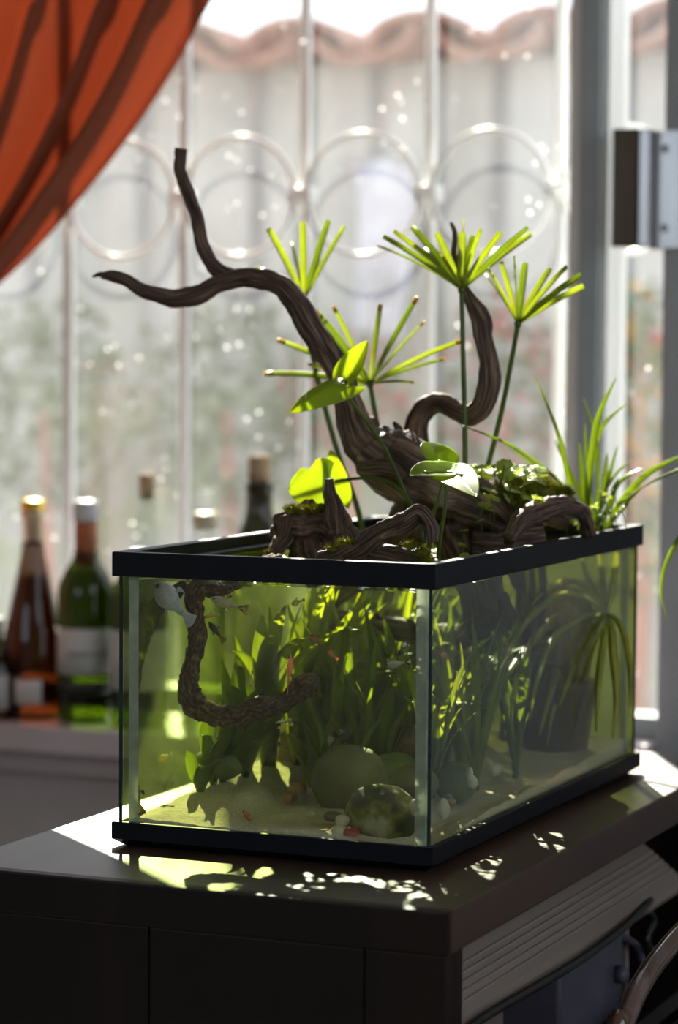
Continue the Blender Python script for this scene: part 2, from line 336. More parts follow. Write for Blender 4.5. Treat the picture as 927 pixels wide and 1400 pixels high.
# old rendered garden wall: grey, with rain streaks below the tile valleys and green growth low down
TILE_P = .31; TILE_X0 = -1.30
def wallmat():
    m, nt, out = newmat('old_garden_wall'); v = coords(nt, (1, 1, 1), 'World')
    _, base = noise_ramp(nt, v, 3.2, [(.3, (.30, .30, .29)), (.55, (.41, .41, .40)), (.75, (.50, .50, .48))], 8, .65)
    g = nt.nodes.new('ShaderNodeNewGeometry'); sx = nt.nodes.new('ShaderNodeSeparateXYZ'); nt.links.new(g.outputs['Position'], sx.inputs[0])
    # streaks
    a1 = nt.nodes.new('ShaderNodeMath'); a1.operation = 'SUBTRACT'; nt.links.new(sx.outputs[0], a1.inputs[0]); a1.inputs[1].default_value = TILE_X0
    a2 = nt.nodes.new('ShaderNodeMath'); a2.operation = 'MULTIPLY'; nt.links.new(a1.outputs[0], a2.inputs[0]); a2.inputs[1].default_value = 2*math.pi/TILE_P
    a3 = nt.nodes.new('ShaderNodeMath'); a3.operation = 'COSINE'; nt.links.new(a2.outputs[0], a3.inputs[0])
    r1 = nt.nodes.new('ShaderNodeMapRange'); r1.inputs[1].default_value = .80; r1.inputs[2].default_value = 1.0; nt.links.new(a3.outputs[0], r1.inputs[0])
    r2 = nt.nodes.new('ShaderNodeMapRange'); r2.inputs[1].default_value = T+.30; r2.inputs[2].default_value = T+.75; nt.links.new(sx.outputs[2], r2.inputs[0])
    mm = nt.nodes.new('ShaderNodeMath'); mm.operation = 'MULTIPLY'; nt.links.new(r1.outputs[0], mm.inputs[0]); nt.links.new(r2.outputs[0], mm.inputs[1])
    nf, _ = noise_ramp(nt, coords(nt, (2, 2, .4), 'World'), 3, [(0, (0, 0, 0)), (1, (1, 1, 1))], 5)
    m3 = nt.nodes.new('ShaderNodeMath'); m3.operation = 'MULTIPLY'; nt.links.new(mm.outputs[0], m3.inputs[0]); nt.links.new(nf, m3.inputs[1])
    m4 = nt.nodes.new('ShaderNodeMath'); m4.operation = 'MULTIPLY'; nt.links.new(m3.outputs[0], m4.inputs[0]); m4.inputs[1].default_value = 1.5; m4.use_clamp = True
    x1 = nt.nodes.new('ShaderNodeMix'); x1.data_type = 'RGBA'; nt.links.new(m4.outputs[0], x1.inputs[0]); nt.links.new(base, x1.inputs[6]); x1.inputs[7].default_value = (.13, .13, .14, 1)
    # green growth
    r3 = nt.nodes.new('ShaderNodeMapRange'); r3.inputs[1].default_value = T+.62; r3.inputs[2].default_value = T+.30; nt.links.new(sx.outputs[2], r3.inputs[0])
    _, gn = noise_ramp(nt, v, 5, [(.48, (0, 0, 0)), (.62, (1, 1, 1))], 6, .7)
    m5 = nt.nodes.new('ShaderNodeMath'); m5.operation = 'MULTIPLY'; nt.links.new(r3.outputs[0], m5.inputs[0]); nt.links.new(gn, m5.inputs[1])
    m6 = nt.nodes.new('ShaderNodeMath'); m6.operation = 'MULTIPLY'; nt.links.new(m5.outputs[0], m6.inputs[0]); m6.inputs[1].default_value = .75
    x2 = nt.nodes.new('ShaderNodeMix'); x2.data_type = 'RGBA'; nt.links.new(m6.outputs[0], x2.inputs[0]); nt.links.new(x1.outputs[2], x2.inputs[6]); x2.inputs[7].default_value = (.22, .30, .10, 1)
    p = nt.nodes.new('ShaderNodeBsdfPrincipled'); p.inputs['Roughness'].default_value = .95; nt.links.new(x2.outputs[2], p.inputs['Base Color'])
    nt.links.new(bump(nt, nf, .5, .01), p.inputs['Normal']); nt.links.new(p.outputs[0], out.inputs[0]); return m
M['garden_wall'] = wallmat()

# curtain cloth
def clothmat():
    m, nt, out = newmat('orange_curtain_cloth')
    v = coords(nt, (1, 1, 1), 'World')
    _, c = noise_ramp(nt, v, 220, [(.3, (.34, .12, .068)), (.7, (.42, .148, .085))], 3)
    wv = nt.nodes.new('ShaderNodeTexNoise'); wv.inputs['Scale'].default_value = 500; nt.links.new(v, wv.inputs['Vector'])
    p = nt.nodes.new('ShaderNodeBsdfPrincipled'); p.inputs['Roughness'].default_value = .85; p.inputs['Specular IOR Level'].default_value = .15
    t = nt.nodes.new('ShaderNodeBsdfTranslucent'); t.inputs[0].default_value = (.52, .20, .115, 1)
    nt.links.new(c, p.inputs['Base Color']); nt.links.new(bump(nt, wv.outputs[0], .2, .0005), p.inputs['Normal'])
    mx = nt.nodes.new('ShaderNodeMixShader'); mx.inputs[0].default_value = .45; nt.links.new(p.outputs[0], mx.inputs[1]); nt.links.new(t.outputs[0], mx.inputs[2]); nt.links.new(mx.outputs[0], out.inputs[0]); return m
M['curtain'] = clothmat()
M['cloth_white'] = leafmat('white_cloth', (.72, .72, .80), (.75, .75, .82), .4, .8, 8)
M['shrub1'] = leafmat('shrub_leaf', (.12, .20, .05), (.30, .42, .08), .5, .5, 12)
M['shrub2'] = leafmat('shrub_leaf_pale', (.13, .19, .07), (.26, .34, .10), .5, .5, 12)
M['flower_red'] = leafmat('red_flower', (.50, .09, .06), (.65, .12, .08), .4, .5, 12)
M['flower_yellow'] = leafmat('yellow_flower', (.62, .38, .06), (.8, .5, .08), .4, .5, 12)
M['terracotta'] = pmat('terracotta', [(.3, (.34, .13, .09)), (.7, (.46, .20, .14))], 12, .85, src='World')

# ================================================================== THE ROOM
YW = 1.30                     # window glass plane
ZC = 2.55
def struct(name, mb, mat, parent=None, sm=False):
    o = obj(name, mb, mat, parent, sm)
    if parent is None: o['kind'] = 'structure'
    return o
struct('floor', MB().box(-3, 2.3, -3.6, 1.45, -.05, 0), M['floor'])
struct('ceiling', MB().box(-3, 2.3, -3.6, 1.45, ZC, ZC+.05), M['ceiling'])
struct('wall_left', MB().box(-3.08, -3, -3.6, 1.45, 0, ZC), M['room'])
def opened(name, ax, c0, c1, a0, a1, oa0, oa1, oz0, oz1):
    mb = MB()
    def b(p0, p1, z0_, z1_):
        if ax == 'x': mb.box(c0, c1, p0, p1, z0_, z1_)
        else: mb.box(p0, p1, c0, c1, z0_, z1_)
    b(a0, a1, 0, oz0); b(a0, a1, oz1, ZC); b(a0, oa0, oz0, oz1); b(oa1, a1, oz0, oz1); struct(name, mb, M['room'])
def fill_window(name, ax, c, a0, a1, z0_, z1_, n):
    t = thing(name, None, None, (c, a0, z0_) if ax == 'x' else (a0, c, z0_), kind='structure')
    for i in range(n+1):
        p = lerp(a0+.025, a1-.025, i/n); mb = MB()
        mb.box(*((c-.02, c+.02, p-.025, p+.025) if ax == 'x' else (p-.025, p+.025, c-.02, c+.02)), z0_, z1_, .003); obj('mullion', mb, M['white'], t, False)
    for z in (z0_+.025, z1_-.025):
        mb = MB(); mb.box(*((c-.02, c+.02, a0+.05, a1-.05) if ax == 'x' else (a0+.05, a1-.05, c-.02, c+.02)), z-.025, z+.025, .003); obj('rail', mb, M['white'], t, False)
opened('wall_right', 'x', 2.3, 2.38, -3.6, 1.45, -2.6, .55, .7, 2.35); fill_window('fill_window_right', 'x', 2.34, -2.6, .55, .7, 2.35, 4)  # unseen window added to let in fill light from the right
opened('wall_back', 'y', -3.68, -3.6, -3.08, 2.38, -2.2, -.4, 1.15, 2.25); fill_window('fill_window_back', 'y', -3.64, -2.2, -.4, 1.15, 2.25, 2)  # unseen window added to let in fill light behind the camera
struct('ground_yard', MB().box(-14, 14, -14, 12, -.20, -.07), M['ground'])
SILL = PY(45, 988, 1.06).z     # height of the window sill
WX0, WX1, WZ1 = -2.45, -.165, 2.35
wf = MB(); wf.box(-3, WX1-.004, 1.16, 1.45, 0, SILL-.075)
wf.box(-3, WX0, 1.22, 1.45, SILL-.075, ZC); wf.box(WX0, WX1, 1.22, 1.45, WZ1, ZC); wf.box(.75, 2.3, 1.22, 1.45, 0, ZC)
wf.box(WX1, .75, 1.22, 1.45, WZ1, ZC)
struct('wall_window', wf, M['plaster'])
struct('baseboard_window', MB().box(-3, WX1-.01, 1.143, 1.158, 0, .09, .003), M['white'])
# sill (two mouldings)
sl = MB(); sl.box(WX0, WX1-.006, 1.03, 1.42, SILL-.036, SILL, .004); sl.box(WX0, WX1-.006, 1.10, 1.30, SILL-.075, SILL-.0365, .003)
struct('trim_sill', sl, M['sill'])
# window: frame, mullion, panes
win = thing('window_1', None, None, (WX0, YW, SILL), kind='structure')
fr = MB(); fr.box(WX0, WX1, YW-.03, YW+.03, SILL+.001, SILL+.03, .003); fr.box(WX0, WX1, YW-.03, YW+.03, WZ1-.05, WZ1, .003); fr.box(WX0, WX0+.05, YW-.03, YW+.03, SILL+.03, WZ1-.05, .003)
obj('window_frame', fr, M['frame_grey'], win, False)
mu0 = PY(772, 500, YW-.05).x; mu1 = PY(826, 500, YW-.05).x
mp = MB(); mp.box(mu0+.018, mu1-.008, YW-.055, YW+.05, SILL+.03, WZ1-.05, .003)
obj('mullion', mp, M['frame_grey'], win, False)
mp = MB(); mp.box(mu0-.002, mu0+.0175, YW-.035, YW+.045, SILL+.03, WZ1-.05, .003)  # lit left facet of the mullion, its brightness put in as white
obj('lit_strip', mp, M['white'], win, False)
mp = MB(); mp.box(mu1-.0075, mu1+.001, YW-.045, YW+.045, SILL+.03, WZ1-.05, .002)  # light strip on the mullion's right edge, also put in as white
obj('lit_strip', mp, M['white'], win, False)
obj('pane', MB().box(WX0+.05, mu0-.002, YW-.002, YW+.002, SILL+.03, WZ1-.05), M['window_glass'], win, False)
obj('pane', MB().box(mu1+.001, WX1, YW-.002, YW+.002, SILL+.03, WZ1-.05), M['window_glass'], win, False)
# grey door leaf at the right with its lock
dr = thing('door_1', None, None, (WX1, 1.22, 0), kind='structure')
obj('door_leaf', MB().box(WX1+.001, .75, 1.235, 1.28, 0, WZ1, .004), M['door_grey'], dr, False)
yl = 1.228
pa, pb = PY(890, 178, yl), PY(968, 340, yl)
obj('lock_plate', MB().box(pa.x, pb.x, yl, yl+.006, pb.z, pa.z, .0015), M['steel'], dr, False)
for (sx_, sy_) in ((909, 203), (908, 312), (955, 203), (955, 312)):
    q = PY(sx_, sy_, yl-.002); k = obj('screw', MB().lathe([(.0002, -.003), (.0045, -.002), (.0055, .0005), (.0055, .002)], (q.x, yl-.001, q.z), 12, 'y'), M['steel'], dr)
ha, hb = PY(838, 176, yl-.03), PY(869, 337, yl-.03)
lk = obj('lock_case', MB().box(ha.x, hb.x, yl-.03, yl+.012, hb.z, ha.z, .002), M['brass_brown'], dr, False)
hc = PY(888, 176, yl-.03)
obj('lock_edge', MB().box(hb.x+.0005, hc.x, yl-.024, yl+.004, hb.z, ha.z, .002), M['steel'], lk, False)
obj('lock_edge', MB().box(ha.x-.003, ha.x-.0003, yl-.024, yl+.010, hb.z, ha.z, .001), M['steel'], lk, False)

# window grille outside
YG = 1.40
gr = thing('window_grille', 'white iron window grille with vertical bars and a row of circles', 'grille', (-1.3, YG, SILL))
bars = [PY(x, 265, YG).x for x in (95, 253, 420, 593, 766)]
sp = (bars[-1]-bars[0])/4
bars = [bars[0]+sp*i for i in range(-7, 6)]
zc = PY(505, 267, YG).z
for x in bars: obj('bar', MB().box(x-.007, x+.007, YG-.007, YG+.007, SILL-.02, 2.3, .002), M['white'], gr)
for x in bars[:-1]:
    ring = [Vector((x+sp/2+math.cos(a)*(sp/2-.010), YG-.016, zc+math.sin(a)*(sp/2-.010))) for a in [2*math.pi*i/40 for i in range(41)]]
    obj('circle', MB().tube(ring, .0045, 8), M['white'], gr)
for x in bars: obj('collar', MB().box(x-.017, x+.017, YG-.024, YG+.010, zc-.012, zc+.012, .004), M['white'], gr)
for z in (SILL-.005, 2.28): obj('rail', MB().box(bars[0]-.05, bars[-1]+.05, YG-.004, YG+.004, z-.015, z+.015, .002), M['white'], gr)

# ================================================================== OUTSIDE
YO = 3.8
ZT = PY(463, 88, YO).z
struct('ground_garden', MB().box(-7, 4, 1.46, 4.0, -.06, -.01), M['ground'])
gw = struct('wall_garden', MB().box(-7, 4, YO, YO+.2, -.01, ZT), M['garden_wall'])
tm = MB(); nn = 10
prof_o = [(math.cos(math.pi*i/nn)*.145, math.sin(math.pi*i/nn)*.085) for i in range(nn+1)]
prof_i = [(math.cos(math.pi*i/nn)*.130, math.sin(math.pi*i/nn)*.070) for i in range(nn+1)]
vs_ = []
for y, s_ in ((-.14, 1.0), (.30, .9)):
    vs_ += [(a*s_, y, b*s_) for a, b in prof_o]+[(a*s_, y, b*s_) for a, b in reversed(prof_i)]
kk = 2*(nn+1); tm.add(vs_, [(i, (i+1) % kk, kk+(i+1) % kk, kk+i) for i in range(kk)]+[tuple(range(kk-1, -1, -1)), tuple(range(kk, 2*kk))])
tile0 = None
def put_copy(src, parent, loc, rot=(0, 0, 0), scale=(1, 1, 1)):
    o = src.copy(); col.objects.link(o); o.parent = parent; o.location = loc; o.rotation_euler = rot; o.scale = scale; return o
gwl = worldloc(gw)
for layer, (dz, dy, off) in enumerate(((.012, 0, TILE_P/2), (-.075, .02, 0))):
    for i in range(-14, 13):
        x = TILE_X0+off+i*TILE_P
        wl = Vector((x, YO+dy, ZT+.01+dz+random.uniform(-.006, .006)+(.06 if layer else 0)))
        rot = (0, math.pi if layer else 0, random.uniform(-.03, .03))
        if layer: wl.z += .085
        if tile0 is None:
            tile0 = obj('roof_tile', tm, M['tile'], gw, loc=(0, 0, 0)); me = tile0.data
            for v in me.vertices: v.co += gwl
            tile0.location = wl-gwl; tile0.rotation_euler = rot
        else: put_copy(tile0, gw, wl-gwl, rot)
def shrub(label, c, rx, ry, rz, mat, n=350, ls=.035, flowers=None, group=None):
    c = Vector(c); t = thing('shrub', label, 'shrub', (c.x, c.y, -.01), group)
    mb = MB(); fl = MB()
    for i in range(n):
        d = Vector((random.gauss(0, 1), random.gauss(0, 1), random.gauss(0, 1))).normalized()*random.uniform(.55, 1)
        p = c+Vector((d.x*rx, d.y*ry, d.z*rz)); a = Vector((random.uniform(-1, 1), random.uniform(-1, 1), random.uniform(-.4, 1))).normalized(); b = a.cross(Vector((random.random(), random.random(), .3))).normalized()
        s = ls*random.uniform(.6, 1.2); tgt = fl if (flowers and random.random() < .35) else mb
        nrm = a.cross(b)*s*.06
        q = [p, p+a*s*.5+b*s*.35, p+a*s, p+a*s*.5-b*s*.35]
        tgt.add([v+nrm for v in q]+[v-nrm for v in q], [(0, 1, 2, 3), (7, 6, 5, 4), (0, 4, 5, 1), (1, 5, 6, 2), (2, 6, 7, 3), (3, 7, 4, 0)])
    o = obj('foliage', mb, mat, t, False); o['kind'] = 'stuff'
    if flowers and fl.v: o = obj('flowers', fl, flowers, t, False); o['kind'] = 'stuff'
    obj('stem', MB().tube([Vector((c.x, c.y, -.012)), Vector((c.x+.02, c.y, c.z*.5)), c], [.02, .016, .01], 8), M['bentwood'] if False else M['terracotta'], t)
    return t
def outp(x, y, Y): return PY(x, y, Y)
shrub('loose pale green shrub outside the window behind the leftmost wine bottles', outp(60, 560, 3.5), .24, .14, .30, M['shrub2'], 480)
shrub('green shrub outside behind the forked driftwood arm and the white cloth', outp(310, 560, 3.5), .24, .14, .30, M['shrub2'], 520)
shrub('bushy garden plant with red flowers outside, seen behind the middle sedge', outp(480, 560, 3.45), .20, .12, .17, M['shrub2'], 480, flowers=M['flower_red'])
shrub('tall garden plant with red flowers outside, right of the curled driftwood arm', outp(690, 560, 3.5), .15, .10, .30, M['shrub2'], 480, flowers=M['flower_red'])
shrub('green shrub with yellow flowers outside, seen in the narrow pane by the door', outp(862, 600, 3.2), .14, .10, .36, M['shrub1'], 600, flowers=M['flower_yellow'])
shrub('low red-flowered plant outside, high in the narrow pane by the door', outp(872, 480, 3.4), .07, .06, .05, M['flower_red'], 120, ls=.03)
# climbing stem on the wall
c0 = [outp(132, 830, 3.78), outp(138, 700, 3.76), outp(128, 560, 3.77), outp(136, 470, 3.78)]
c0.insert(0, Vector((c0[0].x, 3.76, -.01)))
tag(obj('ivy_stem', MB().tube([Vector(q) for q in smooth([tuple(p) for p in c0])], .011, 8), M['shrub1']), 'thin green climbing stem on the garden wall above the green bottle', 'climbing plant')
# white cloth hanging on the wall
ca, cb_ = outp(484, 222, 3.72), outp(560, 470, 3.72); mb = MB(); nx, nz = 14, 12
for j in range(nz+1):
    for i in range(nx+1):
        s, t = i/nx, j/nz
        mb.v.append(Vector((lerp(ca.x, cb_.x, s)+.01*math.sin(t*5), 3.72+.018*math.sin(s*9+t*2)*(.3+t), lerp(ca.z, cb_.z, t))))
mb.f = [(j*(nx+1)+i, j*(nx+1)+i+1, (j+1)*(nx+1)+i+1, (j+1)*(nx+1)+i) for j in range(nz) for i in range(nx)]
hc_ = thing('hanging_cloth', 'pale lavender white cloth hanging by the garden wall outside', 'cloth', (ca.x, 3.72, cb_.z))
obj('cloth', mb, M['cloth_white'], hc_, True, .002)
obj('hanging_rod', MB().tube([Vector((ca.x-.03, 3.72, ca.z)), Vector((cb_.x+.03, 3.72, ca.z))], .005, 8), M['steel'], hc_)
for s in (ca.x-.02, cb_.x+.02): obj('hook', MB().tube([Vector((s, 3.715, ca.z)), Vector((s, 3.81, ca.z+.01))], .004, 6), M['steel'], hc_)

# ================================================================== CURTAIN
YC = .93
edge_px = [(330, -75), (285, 0), (243, 80), (200, 150), (152, 217), (100, 282), (50, 340), (0, 388), (-60, 440), (-130, 490)]
edge = [PY(x, y, YC) for x, y in edge_px]
top_z = 2.28; e0 = edge[0]
edge = [Vector((e0.x+.13, YC, top_z)), Vector((e0.x+.07, YC, (top_z+e0.z)/2))]+edge
edge = [Vector(q) for q in smooth([tuple(p) for p in edge], 5)]
tiez = edge[-1].z; tiex = edge[-1].x
mb = MB(); NS = 90; NT = len(edge)
WTOP = .80
for j, e in enumerate(edge):
    t = j/(NT-1); zz = (top_z-e.z)/(top_z-tiez)
    lx = lerp(e0.x+.13-WTOP, tiex-.10, zz**1.3); lz = lerp(top_z, tiez-.03, zz)
    for i in range(NS+1):
        s = i/NS
        x = lerp(e.x, lx, s); z = lerp(e.z, lz, s)
        amp = lerp(.060, .026, zz)
        ph = s*2*math.pi*7.0
        y = YC+amp*math.sin(ph+.5*math.sin(zz*3))*min(1, s*9)+.012*math.sin(ph*.43+1.3+zz*2)-.02*s
        mb.v.append(Vector((x, y, z)))
mb.f = [(j*(NS+1)+i, (j+1)*(NS+1)+i, (j+1)*(NS+1)+i+1, j*(NS+1)+i+1) for j in range(NT-1) for i in range(NS)]
cu = thing('curtain', 'orange red cloth curtain swept aside in folds at the window', 'curtain', (tiex, YC, tiez))
obj('drape', mb, M['curtain'], cu, True, .0015)
tl = MB()
tl.tube([Vector((tiex-.05+.075*math.cos(a), YC+.05*math.sin(a), tiez-.015)) for a in [2*math.pi*i/20 for i in range(21)]], .012, 8)
obj('tie_back', tl, M['curtain'], cu)
tail = MB(); nb = 28
for j in range(8):
    t = j/7; z = tiez-.02-t*.42
    for i in range(nb):
        a = 2*math.pi*i/nb; rr = lerp(.055, .085, t)*(1+.18*math.sin(a*5+t))
        tail.v.append(Vector((tiex-.05+rr*math.cos(a), YC+rr*.7*math.sin(a), z)))
tail.f = [(j*nb+i, (j+1)*nb+i, (j+1)*nb+(i+1) % nb, j*nb+(i+1) % nb) for j in range(7) for i in range(nb)]
obj('tail', tail, M['curtain'], cu, True, .0015)
rod = thing('curtain_rod', 'round steel curtain rod above the window', 'curtain rod', (-1.4, YC, top_z+.012))
obj('rod', MB().tube([Vector((-2.3, YC, top_z+.012)), Vector((0, YC, top_z+.012))], .011, 12), M['steel'], rod)
for x in (-2.25, -.05): obj('bracket', MB().box(x-.01, x+.01, YC-.008, 1.225, top_z-.005, top_z+.005, .001), M['steel'], rod, False)

# ================================================================== CABINET
cx0, cx1, cy0, cy1 = -.395, .066, -.138, .762
cab = thing('cabinet', 'dark stained wooden cabinet under the aquarium, open at the right side', 'cabinet', ((cx0+cx1)/2, (cy0+cy1)/2, 0))
TH = .036
obj('top', MB().box(cx0, cx1, cy0+.0085, cy1, T-TH, T, .002), M['wood_top'], cab, False)
obj('front_edge', MB().box(cx0, cx1, cy0, cy0+.008, T-TH, T, .002), M['wood_dark'], cab, False)
xs = [cx0+.004, PY(200, 1260, cy0).x, PY(495, 1290, cy0).x, cx1-.004]
for a, b in zip(xs[:-1], xs[1:]):
    obj('front_plank', MB().box(a+.0006, b-.0006, cy0+.005, cy0+.027, .03, T-TH-.0012, .0012), M['wood_dark'], cab, False)
obj('side_panel', MB().box(cx0+.004, cx0+.024, cy0+.028, cy1-.004, .03, T-TH-.001, .001), M['wood_dark'], cab, False)
obj('back_panel', MB().box(cx0+.025, cx1-.004, cy1-.024, cy1-.004, .03, T-TH-.001, .001), M['wood_dark'], cab, False)
obj('bottom_panel', MB().box(cx0+.025, cx1-.004, cy0+.028, cy1-.025, .03, .05, .001), M['wood_dark'], cab, False)
obj('corner_post', MB().box(cx1-.040, cx1-.0045, cy0+.0275, cy0+.047, .0505, T-TH-.0015, .001), M['wood_dark'], cab, False)
obj('shelf', MB().box(cx0+.025, cx1-.008, cy0+.048, cy1-.025, T-.235, T-.217, .001), M['wood_dark'], cab, False)
pl = MB(); pl.box(cx0+.02, cx1-.02, cy0+.04, cy1-.02, 0, .029)
obj('plinth', pl, M['wood_dark'], cab, False)
# ribbed lamp hood leaning in the open side
hd = thing('lamp_hood', 'long taupe ribbed lamp hood in the open side of the cabinet', 'lamp hood', (.03, .25, T-.21))
hp = [(-.034, -.046), (lerp(-.034, .052, .3), lerp(-.046, -.108, .3**1.15)), (lerp(-.034, .052, .5), lerp(-.046, -.108, .5**1.15))]
for k in range(5):
    t = .60+k*.065; x = lerp(-.034, .052, t); z = lerp(-.046, -.108, t**1.15)
    hp += [(x-.0012, z+.0004), (x-.0009, z+.0016), (x+.0004, z+.0012), (x+.0008, z-.0006)]
hp += [(.047, -.1035), (.052, -.108), (.054, -.114)]
back = [(x-.004, z-.006) for x, z in reversed(hp)]
loop = hp+back; n = len(loop); mb = MB(); y0, y1 = cy0+.055, .60
mb.add([(x, y0, T+z) for x, z in loop]+[(x, y1, T+z) for x, z in loop], [(i, (i+1) % n, n+(i+1) % n, n+i) for i in range(n)]+[tuple(range(n)), tuple(range(2*n-1, n-1, -1))])
obj('shell', mb, M['hood'], hd, False)
for y in (y0+.1, y1-.1): obj('bracket', MB().box(-.030, .020, y, y+.012, T-.2165, T-.118, .001), M['hood'], hd, False)
obj('bracket', MB().box(-.033, -.027, y0+.1, y1-.1, T-.2165, T-.056, .001), M['hood'], hd, False)
# equipment in the cabinet
e = PX(812, 1318, .03)
dv = thing('pump_box', 'lilac grey equipment box with a round knob inside the cabinet', 'equipment box', (.02, e.y, T-.216))
obj('case', MB().box(-.10, .030, e.y-.10, e.y+.10, T-.2165, e.z+.014, .006), M['device'], dv)
q = PX(845, 1332, .032); obj('knob', MB().lathe([(.009, 0), (.009, .008), (.006, .012)], (.030, q.y, q.z), 16, 'x'), M['device'], dv)
q = PX(812, 1285, .0); obj('lid', MB().box(-.08, .0, e.y-.08, e.y+.07, e.z+.0145, e.z+.028, .004), M['capsule_white'], dv)
def ptube(name, label, cat, pts, rad, mat, n=10):
    P = [Vector(q) for q in smooth([tuple(p) for p in pts], 6)]
    return tag(obj(name, MB().tube(P, rad, n), mat), label, cat)
ptube('power_cable', 'black cable sagging below the ribbed lamp hood', 'cable', [PX(x, y, X) for x, y, X in ((600, 1440, .058), (660, 1392, .062), (740, 1345, .064), (800, 1308, .064), (850, 1270, .062), (885, 1235, .05), (915, 1205, .03))], .0042, M['cable'])
ptube('air_hose', 'thin grey hose looping behind the bent chair tube', 'hose', [PX(x, y, X) for x, y, X in ((840, 1275, .02), (872, 1295, .03), (878, 1330, .035), (862, 1360, .04), (858, 1400, .04), (866, 1440, .04))], .004, M['device'])
ptube('air_hose', 'dark hose hanging from the cabinet at the right edge', 'hose', [PX(x, y, X) for x, y, X in ((880, 1240, .03), (893, 1258, .035), (884, 1280, .04), (890, 1300, .04), (915, 1290, .04), (940, 1270, .04))], .0045, M['cable'])
bt = thing('chair', 'glossy brown bent tube chair arm beside the cabinet at bottom right', 'chair', (.30, .1, 0))
pts = [PX(x, y, .135) for x, y in ((990, 1235), (955, 1255), (927, 1280), (895, 1318), (870, 1358), (850, 1410), (842, 1460))]
pts[-1] = Vector((.135, pts[-1].y, pts[-1].z)); pts.append(Vector((.135, pts[-1].y-.005, 0.012)))
P = [Vector(q) for q in smooth([tuple(p) for p in pts], 7)]
obj('frame_tube', MB().tube(P, .0095, 14), M['bentwood'], bt)
P2 = [p+Vector((.42, 0, 0)) for p in P]; obj('frame_tube', MB().tube(P2, .0095, 14), M['bentwood'], bt)
a = P[0]; obj('cross_tube', MB().tube([a, a+Vector((.42, 0, 0))], .0095, 12), M['bentwood'], bt)
zs_ = .43; k0 = min(P, key=lambda p: abs(p.z-zs_)); obj('seat', MB().box(.135, .555, k0.y+.01, k0.y+.40, zs_-.02, zs_+.02, .012), M['cable'], bt)
for dx in (0, .42): obj('rear_leg', MB().tube([Vector((.135+dx, k0.y+.38, zs_-.01)), Vector((.135+dx, k0.y+.40, .012))], .0095, 12), M['bentwood'], bt)

# ================================================================== AQUARIUM
W, L, H = .305, .61, .262
aq = thing('aquarium', 'rectangular glass aquarium with black plastic rims on the cabinet', 'aquarium', (-W/2, L/2, T))
def rimloop(prof):
    mb = MB(); n = len(prof)
    for (i, z) in prof:
        mb.v += [Vector((-W+i, i, T+z)), Vector((-i, i, T+z)), Vector((-i, L-i, T+z)), Vector((-W+i, L-i, T+z))]
    mb.f = [(j*4+k, j*4+(k+1) % 4, ((j+1) % n)*4+(k+1) % 4, ((j+1) % n)*4+k) for j in range(n) for k in range(4)]
    return mb
zr0 = .2405
obj('top_rim', rimloop([(0, zr0), (0, H-.0008), (.0008, H), (.009, H), (.0105, H-.001), (.0105, H-.010), (.018, H-.012), (.018, H-.015), (.0113, H-.016), (.0057, H-.016), (.0057, zr0)]), M['rim'], aq, False)
obj('bottom_rim', rimloop([(.010, 0), (0, .007), (0, .0214), (.0008, .0222), (.0056, .0222), (.0056, .0100), (.03, .0098), (.03, 0)]), M['rim'], aq, False)
g0, g1, z0, z1 = .006, .011, T+.0105, T+H-.0165
def pane(x0, x1, y0, y1, m, lab=None):
    o = obj('glass_pane', MB().box(x0, x1, y0, y1, z0, z1), m, aq, False)
    if lab: o['label'] = lab
pane(-W+g0, -g0, g0, g1, M['glass']); pane(-g1, -g0, g1+.0002, L-g1-.0002, M['glass'])
pane(-W+g0, -W+g1, g1+.0002, L-g1-.0002, M['algae'], 'pane with a green film added for a glowing backdrop')
pane(-W+g0, -g0, L-g1, L-g0, M['dark_film'], 'end pane with a dark film added for a dark backdrop')
obj('glass_base', MB().box(-W+g1+.0005, -g1-.0005, g1+.0005, L-g1-.0005, T+.0105, T+.0150), M['glass'], aq, False)
for (x, y) in ((-W+g0, g0), (-g0, g0), (-g0, L-g0)):
    obj('pane_edge', MB().box(x-.0013, x+.0013, y-.0009, y+.0012, z0, z1), M['glass_edge'], aq, False)
sw = .0095
def bead(x, y, dx, dy):
    mb = MB(); pr_ = [(0, 0), (sw*dx, 0), (sw*.55*dx, .0012*dy), (.0012*dx, sw*.55*dy), (0, sw*dy)]
    if dx*dy < 0: pr_ = pr_[::-1]
    n = len(pr_); mb.add([(x+a, y+b, z) for z in (T+.0155, z1-.001) for a, b in pr_], [(i, (i+1) % n, n+(i+1) % n, n+i) for i in range(n)]+[tuple(range(n-1, -1, -1)), tuple(range(n, 2*n))])
    obj('silicone_seam', mb, M['silicone'], aq, False)
gi = g1+.0003
bead(-W+gi, gi, 1, 1); bead(-gi, gi, -1, 1); bead(-gi, L-gi, -1, -1); bead(-W+gi, L-gi, 1, -1)

WZ = .2365                      # water level
tag(obj('water', MB().box(-W+.0125, -.0125, .0125, L-.0125, T+.0158, T+WZ), M['water'], None, False), 'still greenish hazy water filling the aquarium', 'water', kind='stuff')
